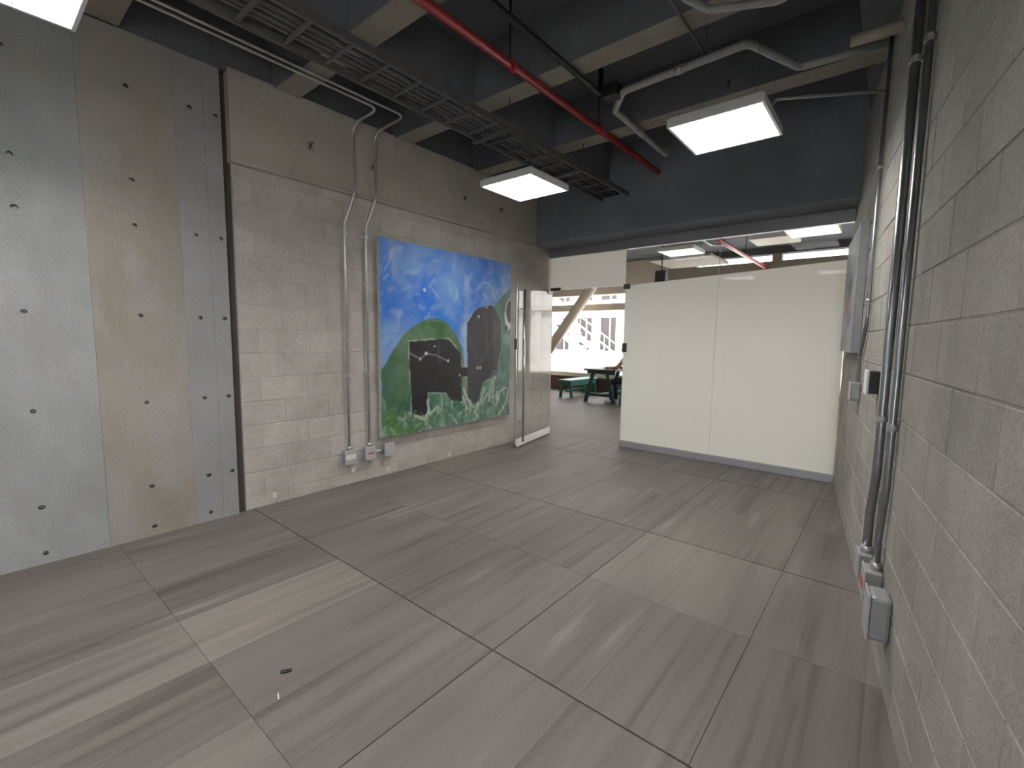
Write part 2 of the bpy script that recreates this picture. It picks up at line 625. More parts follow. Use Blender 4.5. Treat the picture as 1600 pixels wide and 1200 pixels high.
def hole_panel(name, y0, y1, z0, z1, holes, mat, parent, X, depth=0.2, r=0.014, bev=0.0):
    """upright slab facing +X with real tie holes"""
    bm = bmesh.new()
    q = 0.03
    holes = [h for h in holes if y0 + q < h[0] < y1 - q and z0 + q < h[1] < z1 - q]
    ys = sorted(set([y0, y1] + [h[0] - q for h in holes] + [h[0] + q for h in holes]))
    zs = sorted(set([z0, z1] + [h[1] - q for h in holes] + [h[1] + q for h in holes]))
    for a, b in zip(ys[:-1], ys[1:]):
        for c, d in zip(zs[:-1], zs[1:]):
            hit = [h for h in holes if abs((a + b) / 2 - h[0]) < 1e-4 and abs((c + d) / 2 - h[1]) < 1e-4]
            if not hit:
                f = bm.faces.new([bm.verts.new((X, yy, zz)) for yy, zz in ((a, c), (b, c), (b, d), (a, d))])
                f.material_index = 0
            else:
                hy, hz = hit[0]
                n = 16
                outer, rim, inn = [], [], []
                rx, rz = r * random.uniform(0.9, 1.25), r * random.uniform(0.8, 1.1)
                for k in range(n):
                    an = 2 * pi * k / n
                    c_, s_ = math.cos(an), math.sin(an)
                    m_ = max(abs(c_), abs(s_))
                    outer.append(bm.verts.new((X, hy + q * c_ / m_, hz + q * s_ / m_)))
                    rim.append(bm.verts.new((X, hy + rx * c_, hz + rz * s_)))
                    inn.append(bm.verts.new((X - 0.035, hy + rx * 0.7 * c_, hz + rz * 0.7 * s_)))
                for k in range(n):
                    k2 = (k + 1) % n
                    bm.faces.new((outer[k], outer[k2], rim[k2], rim[k])).material_index = 0
                    bm.faces.new((rim[k], rim[k2], inn[k2], inn[k])).material_index = 1
                bm.faces.new(inn).material_index = 1
    # sides and back
    for yy0, zz0, yy1, zz1 in ((y0, z0, y1, z0), (y1, z0, y1, z1), (y1, z1, y0, z1), (y0, z1, y0, z0)):
        bm.faces.new([bm.verts.new(p) for p in ((X, yy0, zz0), (X, yy1, zz1), (X - depth, yy1, zz1), (X - depth, yy0, zz0))])
    bm.faces.new([bm.verts.new(p) for p in ((X - depth, y0, z0), (X - depth, y0, z1), (X - depth, y1, z1), (X - depth, y1, z0))])
    bmesh.ops.remove_doubles(bm, verts=bm.verts[:], dist=1e-5)
    return finish(name, bm, [mat, 'hole'], parent)


HZ = [0.07, 0.37, 0.98, 1.59, 2.20, 2.50, 3.1]
holes = [(y, z) for y in (0.28, 0.84) for z in HZ] + [(1.20, z) for z in HZ if z != 2.5] + [(1.365, z) for z in HZ[1:] if z != 2.5]
holes += [(y, z) for y in (-0.32, -0.92, -1.5, -2.1, -2.7) for z in HZ]
wall_left = struct(box('wall_left', XC - 0.3, XC - 0.02, YBK, 1.40, 0, ZS + 0.2, 'dark_gap'))
pj = [YBK, -3.0, -1.8, -0.6, 0.592, 1.105, 1.29, 1.404]
pm = ['conc_cool', 'conc_warm', 'conc_cool', 'conc_cool', 'conc_warm', 'conc_lilac', 'conc_lilac']
for a, b, m in zip(pj[:-1], pj[1:], pm):
    off = random.uniform(-0.0015, 0.0015)
    hole_panel('cast_panel', a + 0.0006, b - 0.0006, 0.0, ZR + 0.02, holes, m, wall_left, XC + off, depth=0.02)
# thin cold joints of the formwork boards (small ledges)
for y0, y1, z in ((0.0, 0.5, 2.43), (0.62, 0.95, 2.33), (0.95, 1.09, 2.03), (1.12, 1.28, 1.42)):
    box('formwork_ledge', XC, XC + 0.002, y0, y1, z, z + 0.006, 'conc_cool', wall_left)
# dark movement joint
box('movement_joint', XC - 0.20, XC - 0.035, 1.40, 1.462, 0, ZR, 'dark_gap', wall_left)

# left wall: block part
HB = 0.2
LB0 = 0.11 - HB


def block_mesh(name, L, Hh, D, bev=0.0022):
    bm = bmesh.new()
    add_box(bm, 0, L, -D, 0, 0, Hh)
    # bevel only the front edges
    ed = [e for e in bm.edges if all(abs(v.co.y) < 1e-6 for v in e.verts)]
    bmesh.ops.bevel(bm, geom=ed, offset=bev, segments=1, affect='EDGES')
    bmesh.ops.recalc_face_normals(bm, faces=bm.faces[:])
    me = bpy.data.meshes.new(name)
    bm.to_mesh(me)
    bm.free()
    return me


def lay_blocks(parent, s0, s1, z0, z1, zphase, sphase, mat, J=0.008, D=0.06, proud=0.003):
    """running bond in the parent's frame: x along the wall, y out of it, z up"""
    cache = {}
    k0 = int(math.floor((z0 - zphase) / HB))
    k = k0
    while True:
        a, b = zphase + k * HB, zphase + (k + 1) * HB
        if a >= z1 - 0.02:
            break
        a, b = max(a, z0), min(b, z1)
        k += 1
        if b - a < 0.03:
            continue
        st = sphase + (0.2 if (k % 2) else 0.0)
        s = st + math.floor((s0 - st) / 0.4) * 0.4
        while s < s1 - 0.01:
            p, q = max(s, s0), min(s + 0.4, s1)
            s += 0.4
            if q - p < 0.03:
                continue
            L, Hh = q - p - J, b - a - J
            key = (round(L, 3), round(Hh, 3))
            if key not in cache:
                me = block_mesh('concrete_block', L, Hh, D)
                me.materials.append(M[mat])
                cache[key] = me
            o = bpy.data.objects.new('concrete_block', cache[key])
            COL.objects.link(o)
            o.parent = parent
            o.location = (p + J / 2, proud + random.uniform(-0.0012, 0.0012), a + J / 2)


wall_left_block = bpy.data.objects.new('wall_left_block', None)
bm = bmesh.new()
add_box(bm, 0, YG + 0.1 - 1.464, -0.25, 0, 0, ZB + 0.1)
wlb = struct(finish('wall_left_block', bm, 'mortar_l', None))
bpy.data.objects.remove(wall_left_block)
# local x = +Y (away), local y = +X?  rotate so that x -> +Y and y -> -X ; mirror by using the far end as origin
wlb.rotation_euler = (0, 0, -pi / 2)          # local x -> -Y, local y -> +X
wlb.location = (XL, YG + 0.1, 0)
# joints at Y = 1.61 + 0.4k on even rows
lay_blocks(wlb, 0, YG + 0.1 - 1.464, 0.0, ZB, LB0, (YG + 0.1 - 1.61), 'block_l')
for yy, zz, w, h in ((1.69, 0.075, 0.055, 0.06), (2.455, 0.135, 0.045, 0.06), (2.86, 0.06, 0.05, 0.055), (3.75, 0.05, 0.05, 0.05)):
    bm = bmesh.new()
    n = 10
    ring = [(w / 2 * math.cos(2 * pi * k / n) * random.uniform(.85, 1.1), h / 2 * math.sin(2 * pi * k / n) * random.uniform(.85, 1.1)) for k in range(n)]
    f0 = [bm.verts.new((YG + 0.1 - yy + a, 0.0, zz + b)) for a, b in ring]
    f1 = [bm.verts.new((YG + 0.1 - yy + a * .9, 0.007, zz + b * .9)) for a, b in ring]
    bm.faces.new(f1)
    for k in range(n):
        bm.faces.new((f0[k], f0[(k + 1) % n], f1[(k + 1) % n], f1[k]))
    finish('plaster_patch', bm, 'patch', wlb)

# beam over the block wall (tie holes too)
bl = hole_panel('wall_left_beam', 1.447, YE + 0.1, ZB, ZR + 0.02, [(1.75, 3.11), (2.08, 3.10), (2.7, 3.1), (3.33, 3.09), (3.95, 3.10), (4.6, 3.1)], 'conc_beam', None, XB, depth=0.32)
struct(bl)
for y in (2.95, 4.42):
    box('formwork_ledge', XB, XB + 0.002, y, y + 0.006, ZB + 0.01, ZR, 'conc_beam', bl)
struct(box('wall_left_upper', XB - 0.33, XB - 0.03, YBK, YE + 0.2, ZR, ZS + 0.1, 'conc_ceil'))
# rounded arris along the beam's lower edge
tube('beam_arris', [(XB - 0.012, 1.45, ZB + 0.012), (XB - 0.012, YE, ZB + 0.012)], 0.017, 'conc_beam', bl)

# ------------------------------------------------------------------ right wall
bm = bmesh.new()
SR1 = (YG + 0.1 - RP.y) / RU.y
SR0 = (YBK - RP.y) / RU.y - 0.2
add_box(bm, -3.8, SR1, -0.2, 0, 0, ZS + 0.2)
wall_right = struct(finish('wall_right', bm, 'mortar_r'))
wall_right.location = RP
wall_right.rotation_euler = (0, 0, R_ROT)
box('wall_apron', SR0, -3.8, -0.2, 0, 0, 0.85, 'mortar_r', wall_right)
box('wall_head', SR0, -3.8, -0.2, 0, 2.75, ZS + 0.2, 'mortar_r', wall_right)
box('wall_pier', SR0, -6.5, -0.2, 0, 0.85, 2.75, 'mortar_r', wall_right)
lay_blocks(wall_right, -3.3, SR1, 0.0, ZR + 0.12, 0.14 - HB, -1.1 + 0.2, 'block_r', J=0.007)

# back wall behind the camera
wb = struct(box('wall_back', -4.4, 1.6, YBK - 0.2, YBK, 0, 0.85, 'mortar_r'))
box('wall_head', -4.4, 1.6, YBK - 0.2, YBK, 2.75, ZS + 0.2, 'mortar_r', wb)
box('wall_pier', -4.4, -0.85, YBK - 0.2, YBK, 0.85, 2.75, 'mortar_r', wb)
box('wall_pier', 0.6, 1.6, YBK - 0.2, YBK, 0.85, 2.75, 'mortar_r', wb)


def window_frame(name, L, z0, z1, loc, rot):
    w = struct(box(name, 0, L, -0.12, -0.06, z0, z0 + 0.06, 'alu_dk'))
    w.location = loc
    w.rotation_euler = (0, 0, rot)
    box('head_frame', 0, L, -0.12, -0.06, z1 - 0.06, z1, 'alu_dk', w)
    n = max(1, round(L / 1.4))
    for k in range(n + 1):
        x = k * (L - 0.06) / n
        box('jamb', x, x + 0.06, -0.12, -0.06, z0 + 0.06, z1 - 0.06, 'alu_dk', w)
        if k < n:
            box('pane', x + 0.06, x + (L - 0.06) / n, -0.094, -0.086, z0 + 0.06, z1 - 0.06, 'glass', w)
    return w


window_frame('unseen_window_1', 1.45, 0.85, 2.75, (-0.85, YBK, 0), 0)  # unseen window, added to fill the room with daylight from behind
window_frame('unseen_window_2', 2.7, 0.85, 2.75, tuple(RW(-6.5, 0, 0)), R_ROT)  # second unseen window, also added for daylight on the upper walls
struct(box('unseen_sun_slab', -6, 4, YBK - 3.2, YBK - 0.2, ZS, ZS + 0.2, 'conc_ceil'))  # unseen overhang added to keep the sun out of the back window
struct(box('ground_back', -20, 1.5, YBK - 30, YBK - 0.2, -0.6, -0.4, 'paving'))

struct(box('ground_side', 1.5, 40, -34, 5.0, -0.6, -0.4, 'paving'))
# ------------------------------------------------------------------ ceiling: slab and ribs
ceiling = struct(box('ceiling', -4.4, 1.6, YBK - 0.2, YE + 0.2, ZS, ZS + 0.2, 'conc_ceil'))


def taper_rib(name, x0, x1, y0, y1, mat, parent, t=0.05, lift=0.0):
    ZR = globals()['ZR'] + lift
    bm = bmesh.new()
    if (x1 - x0) > (y1 - y0):
        vs = [(x0, y0, ZR), (x1, y0, ZR), (x1, y1, ZR), (x0, y1, ZR), (x0, y0 - t, ZS + .01), (x1, y0 - t, ZS + .01), (x1, y1 + t, ZS + .01), (x0, y1 + t, ZS + .01)]
    else:
        vs = [(x0, y0, ZR), (x1, y0, ZR), (x1, y1, ZR), (x0, y1, ZR), (x0 - t, y0, ZS + .01), (x1 + t, y0, ZS + .01), (x1 + t, y1, ZS + .01), (x0 - t, y1, ZS + .01)]
    v = [bm.verts.new(p) for p in vs]
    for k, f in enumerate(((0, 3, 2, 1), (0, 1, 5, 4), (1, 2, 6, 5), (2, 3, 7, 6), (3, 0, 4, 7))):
        bm.faces.new([v[i] for i in f]).material_index = 0 if k == 0 else 1  # tan soffit, darker bluish sides: bounce light and shade put into the colours
    return finish(name, bm, [mat, 'conc_ceil'], parent)


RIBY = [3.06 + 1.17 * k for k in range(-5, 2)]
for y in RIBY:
    taper_rib('rib', -4.1, min(xr(y) + 0.15, 1.5), y - 0.10, y + 0.10, 'conc_rib_lit', ceiling)
taper_rib('longitudinal_rib', -3.24, -2.90, YBK, YE, 'conc_ceil', ceiling, lift=0.004)  # soffit in the darker concrete: the tray's shadow put into the colour
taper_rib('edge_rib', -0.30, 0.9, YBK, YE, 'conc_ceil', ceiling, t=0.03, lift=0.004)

# end beam
eb = struct(prism('beam_end', [(YE, ZS + 0.1), (YE, ZB + 0.012), (YE + 0.012, ZB), (YG + 0.14, ZB), (YG + 0.14, ZS + 0.1)], -4.3, 0.1, 'conc_end', None, axis='x'))

# ------------------------------------------------------------------ lamps


def make_lamp(name, label, cx, cy, z=2.88, emit='lamp_on', size=0.60, cells=6, top=ZS, group='square louvred ceiling lamps of the room'):
    t = thing(name, label, 'lamp', (cx, cy, z), 0, group)
    h = size / 2
    a = h - 0.016
    H = 0.052
    bm = bmesh.new()
    add_box(bm, -h, h, -h, -a, 0, H)
    add_box(bm, -h, h, a, h, 0, H)
    add_box(bm, -h, -a, -a, a, 0, H)
    add_box(bm, a, h, -a, a, 0, H)
    add_box(bm, -h + .01, h - .01, -h + .01, h - .01, H, H + 0.012)
    finish('housing', bm, 'lamp_body', t)
    bm = bmesh.new()
    v = [bm.verts.new(p) for p in ((-a, -a, H - 0.016), (-a, a, H - 0.016), (a, a, H - 0.016), (a, -a, H - 0.016))]
    bm.faces.new(v)
    me_o = finish('light_panel', bm, emit, t)
    if me_o.data.polygons[0].normal.z > 0:
        me_o.data.flip_normals()
    bm = bmesh.new()
    dpt = 0.033
    w = 2 * a / cells
    for k in range(1, cells):
        c = -a + k * w
        add_box(bm, c - 0.0015, c + 0.0015, -a, a, 0.004, 0.004 + dpt)
        add_box(bm, -a, a, c - 0.0015, c + 0.0015, 0.0042, 0.0042 + dpt)
    lv = finish('louver', bm, 'louver', t)
    for sx in (-1, 1):
        for sy in (-1, 1):
            tube('suspension_cable', [(sx * (h - .06), sy * (h - .06), H + .01), (sx * (h - .06), sy * (h - .06), top - z)], 0.0015, 'tray', t, n=6)
    return t


make_lamp('ceiling_lamp', 'lit square louvred lamp hanging nearest the right block wall', -0.985, 3.43, size=0.585)
make_lamp('ceiling_lamp', 'lit square louvred lamp hanging below the cable tray near the painting', -2.81, 3.555)
make_lamp('ceiling_lamp', 'lit square lamp cut off by the top left corner, above the concrete wall', -2.79, 0.165)
make_lamp('ceiling_lamp', 'lit square louvred lamp out of view overhead, behind the lamp by the right wall', -0.985, 0.165)

# ------------------------------------------------------------------ services on the ceiling
# ladder cable tray
ct = thing('cable_tray', 'dark steel ladder cable tray hung below the ceiling beside the red pipe', 'cable tray', (0, 0, 3.2))
for x in (-2.97, -2.62):
    box('side_rail', x - 0.012, x + 0.012, -3.4, YE - 0.02, 0, 0.05, 'tray', ct)
y = -3.3
while y < YE - 0.1:
    box('rung', -2.96, -2.63, y, y + 0.025, 0.01, 0.025, 'tray', ct)
    y += 0.26
for y in (-1.6, 0.73, 3.06, 4.23):
    for x in (-3.0, -2.59):
        tube('hanger_rod', [(x, y, -0.02), (x, y, ZR - 3.2)], 0.005, 'tray', ct, n=6)
    box('hanger_bar', -3.01, -2.58, y - 0.02, y + 0.02, -0.022, -0.002, 'tray', ct)
for k, (x, r) in enumerate(((-2.90, 0.012), (-2.86, 0.016), (-2.80, 0.011), (-2.74, 0.014))):
    c = tube('power_cable', [(x, -3.4, 3.2 + .03 + r), (x + .02, 0.5, 3.2 + .03 + r), (x - .01, 3.0, 3.2 + .03 + r), (x, YE - 0.03, 3.2 + .03 + r)], r, 'tray')
    tag(c, ['thin dark cable in the tray nearest the left wall', 'thick dark cable, second in the tray from the left wall', 'thin dark cable, third in the tray from the left wall', 'dark cable in the tray nearest the red pipe'][k], 'cable', 'cables lying in the tray')

# red sprinkler pipe
rp = thing('sprinkler_pipe', 'red painted pipe running below the ceiling toward the end beam', 'pipe', (0, 0, 0))
ZRP = 3.41
tube('pipe', [(-2.255, -3.5, ZRP), (-2.255, YE + 0.02, ZRP)], 0.030, 'red', rp, n=16)
for y in (0.1, 2.70, 3.98):
    tube('coupling', [(-2.255, y - 0.02, ZRP), (-2.255, y + 0.02, ZRP)], 0.041, 'red', rp, n=16)
for y in (0.3, 2.66, 3.94):
    tube('hanger_rod', [(-2.255, y, ZRP + 0.03), (-2.255, y, ZS)], 0.008, 'black', rp, n=6)

tag(tube('dark_pipe', [(-1.95, -3.5, 3.415), (-1.95, 3.42, 3.415), (-1.95, 3.42, 3.6)], 0.022, 'black', fr=0.04), 'slim black pipe beside the red pipe, ending at a dark box', 'pipe')
tag(box('dark_box', -1.93, -1.80, 3.40, 3.52, 3.37, 3.47, 'black', bevel=0.008), 'small black box at the end of the black ceiling pipe', 'box')

cz = 3.395
cc = thing('ceiling_conduit', 'grey conduit with several bends crossing the ceiling to the right wall', 'conduit', (0, 0, 0))
tube('pipe', [(-1.98, 4.93, ZR + 0.05), (-1.98, 4.88, cz), (-1.965, 3.70, cz), (-1.77, 3.46, cz), (-0.87, 3.42, cz), (-0.655, 3.93, cz), (-0.12, 3.97, cz)], 0.026, 'conduit_paint', cc, fr=0.07, n=14)
for p, q in (((-1.972, 4.2, cz), (-1.972, 4.25, cz)), ((-1.35, 3.441, cz), (-1.30, 3.439, cz))):
    tube('coupling', [p, q], 0.031, 'galv', cc)
tag(tube('thin_cable', [(-1.145, -1.0, 3.43), (-1.145, 3.99, 3.43), (-1.145, 4.02, 3.5)], 0.009, 'tray', n=8), 'thin dark cable crossing the ceiling toward the lamp by the right wall', 'cable')
tag(tube('lamp_feed_conduit', [(-0.80, 3.62, 2.99), (-0.74, 3.70, 3.12), (xr(4.05) - 0.015, 4.02, 3.12)], 0.010, 'conduit_paint', fr=0.03, n=8), 'slim grey feed conduit between the right lamp and the right wall', 'conduit')
tag(tube('conduit_loop', [(-1.05, 2.45, 3.42), (-1.02, 2.64, 3.32), (-0.93, 2.80, 3.30), (-0.60, 2.97, 3.30), (-0.35, 2.95, 3.42)], 0.020, 'conduit_paint', fr=0.12, n=10), 'curved grey conduit loop at the top edge of the photo', 'conduit')
tag(tube('pipe_stub', [(-0.34, 3.62, 3.30), (xr(3.6) + 0.03, 3.63, 3.30)], 0.033, 'tan', n=14), 'short tan pipe stub sticking out of the right wall under the ceiling', 'pipe')

# ------------------------------------------------------------------ left wall conduits and boxes


def strap(parent, axis_pt, r, wall_dir='x', w=0.022, wing=0.02, off=None):
    pass


def left_conduit(label, y0, yk, xrun, arc_x, yrun_end):
    t = thing('wall_conduit', label, 'conduit', (0, 0, 0), 0, 'conduits on the left block wall')
    xo, xb = XL + 0.028, XB + 0.03
    pts = [(xo, y0, 0.36), (xo, y0, 2.52), (xb, yk, 2.80), (xb, yk, 3.405), (arc_x, yk, 3.42), (arc_x, -3.4, 3.42)]
    tube('pipe', pts, 0.0115, 'galv', t, fr=0.11, n=12)
    for z in (1.08, 2.43):
        bm = bmesh.new()
        add_tube(bm, [(xo, y0, z - 0.011), (xo, y0, z + 0.011)], 0.0175, 12)
        add_box(bm, XL + 0.004, XL + 0.010, y0 - 0.038, y0 + 0.038, z - 0.011, z + 0.011)
        finish('strap', bm, 'galv', t)
    tube('connector', [(xo, y0, 0.352), (xo, y0, 0.39)], 0.020, 'galv', t)
    return t


left_conduit('thin steel conduit on the left block wall, farther from the painting', 2.40, 2.47, 0, -3.57, 0)
left_conduit('thin steel conduit on the left block wall, closest to the painting', 2.625, 2.70, 0, -3.50, 0)


def left_box(label, y, sticker):
    t = thing('junction_box', label, 'junction box', (XL + 0.004, y, 0.285), 0, 'junction boxes low on the left wall')
    bm = bmesh.new()
    add_box(bm, 0, 0.052, -0.062, 0.062, -0.068, 0.068)
    bevel_all(bm, 0.006)
    finish('body', bm, 'box_grey', t)
    bm = bmesh.new()
    add_box(bm, 0.051, 0.057, -0.064, 0.064, -0.070, 0.070)
    bevel_all(bm, 0.002, 1)
    lid = finish('lid', bm, 'box_lid', t)
    for sy in (-1, 1):
        tube('screw', [(0.057, sy * 0.05, sy * 0.055), (0.059, sy * 0.05, sy * 0.055)], 0.005, 'steel', lid, n=8)
    if sticker == 'w':
        box('sticker', 0.057, 0.0578, -0.05, 0.05, -0.02, 0.028, 'sticker_w', lid)
    if sticker == 'r':
        for k, (a, b) in enumerate(((-0.03, -0.008), (-0.002, 0.012), (0.018, 0.036))):
            box('sticker', 0.057, 0.0578, a, b, -0.012, 0.012, 'sticker_r', lid)
    return t


left_box('grey junction box with white sticker under the conduit farther from the painting', 2.40, 'w')
left_box('grey junction box with red marking under the conduit closest to the painting', 2.625, 'r')
left_box('plain grey junction box under the painting corner, fed by a short nipple', 2.855, None)
tag(tube('pipe_nipple', [(XL + 0.03, 2.687, 0.285), (XL + 0.03, 2.793, 0.285)], 0.013, 'galv'), 'short steel nipple joining the red marked box to the plain box', 'conduit')

# ------------------------------------------------------------------ right wall conduits, boxes, picture


def RTube(name, pts, r, mat, parent=None, fr=0.0, n=12):
    return tube(name, [RW(*p) for p in pts], r, mat, parent, n, fr)


def right_box(name, label, s, z, w, h, d, sticker=None, rnd=0.008, group='junction boxes low on the right wall', lidmat='box_lid', bodymat='box_grey'):
    t = thing(name, label, 'junction box', tuple(RW(s, 0.004, z)), R_ROT, group)
    bm = bmesh.new()
    add_box(bm, -w / 2, w / 2, 0, d, -h / 2, h / 2)
    bevel_all(bm, rnd)
    finish('body', bm, bodymat, t)
    bm = bmesh.new()
    add_box(bm, -w / 2 - .002, w / 2 + .002, d - 0.001, d + 0.007, -h / 2 - .002, h / 2 + .002)
    bevel_all(bm, 0.002, 1)
    lid = finish('lid', bm, lidmat, t)
    if sticker:
        box('sticker', -w * .35, w * .35, d + 0.007, d + 0.0078, -h * .3, h * .1, sticker, lid)
    return t


def right_conduit(label, s, r, ztop, kick_s, zbox, group, straps, zk=0.66):
    t = thing('wall_conduit', label, 'conduit', (0, 0, 0), 0, group)
    o = 0.008 + r
    RTube('pipe', [(s, o, ztop), (s, o, zk + 0.16), (kick_s, o + 0.004, zk - 0.06), (kick_s, o + 0.004, zbox)], r, 'galv_dk', t, fr=0.12, n=16)
    for z in straps:
        bm = bmesh.new()
        add_tube(bm, [RW(s, o, z - 0.014), RW(s, o, z + 0.014)], r + 0.004, 16)
        finish('strap', bm, 'galv', t)
    RTube('connector', [(kick_s, o + 0.004, zbox - 0.005), (kick_s, o + 0.004, zbox + 0.035)], r + 0.006, 'galv', t)
    return t


right_conduit('thick steel conduit on the right wall, the left of the close pair', -0.475, 0.020, ZR - 0.02, -0.42, 0.40, 'thick conduit pair on the right wall', (1.10, 2.75))
right_conduit('thick steel conduit on the right wall, the right of the close pair', -0.745, 0.0155, ZR - 0.02, -0.70, 0.43, 'thick conduit pair on the right wall', (1.10, 2.70))
right_box('junction_box', 'small grey junction box under the left conduit of the thick pair', -0.42, 0.335, 0.12, 0.13, 0.058)
right_box('junction_box', 'grey junction box with red sticker under the right conduit of the thick pair', -0.70, 0.365, 0.12, 0.13, 0.062, 'sticker_r')
right_box('junction_box', 'large rounded grey junction box nearest the camera on the right wall', -0.945, 0.335, 0.125, 0.19, 0.072, None, 0.016)
t = thing('wall_conduit', 'thin bent conduit on the right wall beside the small canvas', 'conduit', (0, 0, 0))
RTube('pipe', [(0.57, 0.022, ZR - 0.02), (0.57, 0.022, 1.60), (0.80, 0.022, 1.38), (0.80, 0.022, 1.19)], 0.0125, 'galv_dk', t, fr=0.1)
for z in (2.6, 1.75):
    RTube('strap', [(0.57, 0.022, z - .01), (0.57, 0.022, z + .01)], 0.016, 'galv', t)
right_box('junction_box', 'pale grey box at the lower end of the thin bent conduit', 0.80, 1.12, 0.11, 0.13, 0.055, None, 0.008, None, 'box_lid')
t = thing('wall_switch', 'white fronted black switch unit on the right wall left of the thick conduits', 'switch', tuple(RW(-0.075, 0.004, 1.25)), R_ROT)
bm = bmesh.new()
add_box(bm, -0.058, 0.058, 0, 0.05, -0.062, 0.062)
bevel_all(bm, 0.003, 1)
finish('body', bm, 'black', t)
bm = bmesh.new()
add_box(bm, -0.066, 0.066, 0.05, 0.062, -0.068, 0.068)
bevel_all(bm, 0.004)
finish('cover_plate', bm, 'white_pl', t)


# ------------------------------------------------------------------ painted canvases
def vnoise(u, v, f, seed):
    r = np.random.RandomState(seed).rand(64, 64)
    x, y = u * f, v * f
    xi, yi = np.floor(x).astype(int), np.floor(y).astype(int)
    fx, fy = x - xi, y - yi
    fx, fy = fx * fx * (3 - 2 * fx), fy * fy * (3 - 2 * fy)
    g = lambda a, b: r[a % 64, b % 64]
    return (g(xi, yi) * (1 - fx) + g(xi + 1, yi) * fx) * (1 - fy) + (g(xi, yi + 1) * (1 - fx) + g(xi + 1, yi + 1) * fx) * fy


def fbm(u, v, f, seed, o=4):
    s = 0
    a = 0.5
    for k in range(o):
        s = s + a * vnoise(u, v, f * 2 ** k, seed + k)
        a *= 0.5
    return s / (1 - 0.5 ** o)


def inpoly(px, py, poly):
    c = np.zeros(px.shape, bool)
    n = len(poly)
    for i in range(n):
        x0, y0 = poly[i]
        x1, y1 = poly[(i + 1) % n]
        if y0 == y1:
            continue
        k = ((y0 > py) != (y1 > py)) & (px < (x1 - x0) * (py - y0) / (y1 - y0) + x0)
        c ^= k
    return c


def dist_line(px, py, pts):
    d = np.full(px.shape, 1e9)
    for (x0, y0), (x1, y1) in zip(pts[:-1], pts[1:]):
        dx, dy = x1 - x0, y1 - y0
        t = np.clip(((px - x0) * dx + (py - y0) * dy) / (dx * dx + dy * dy + 1e-9), 0, 1)
        d = np.minimum(d, np.hypot(px - x0 - t * dx, py - y0 - t * dy))
    return d


def canvas_grid(name, nu, nv, colour, place, parent):
    """grid mesh with a painted colour per vertex; place(u,v) gives the point"""
    U, V = np.meshgrid(np.linspace(0, 1, nu), np.linspace(0, 1, nv))
    P = place(U, V).reshape(-1, 3)
    C = colour(U, V).reshape(-1, 3)
    idx = np.arange(nu * nv).reshape(nv, nu)
    F = np.stack([idx[:-1, :-1], idx[:-1, 1:], idx[1:, 1:], idx[1:, :-1]], -1).reshape(-1, 4)
    me = bpy.data.meshes.new(name)
    me.from_pydata(P.tolist(), [], F.tolist())
    at = me.color_attributes.new('paint', 'FLOAT_COLOR', 'POINT')
    rgba = np.ones((len(P), 4), np.float32)
    rgba[:, :3] = C
    at.data.foreach_set('color', rgba.ravel())
    me.materials.append(M['paint'])
    o = bpy.data.objects.new(name, me)
    COL.objects.link(o)
    o.parent = parent
    return o


def rgb(r, g, b):
    return np.array(lin((r / 255, g / 255, b / 255)))


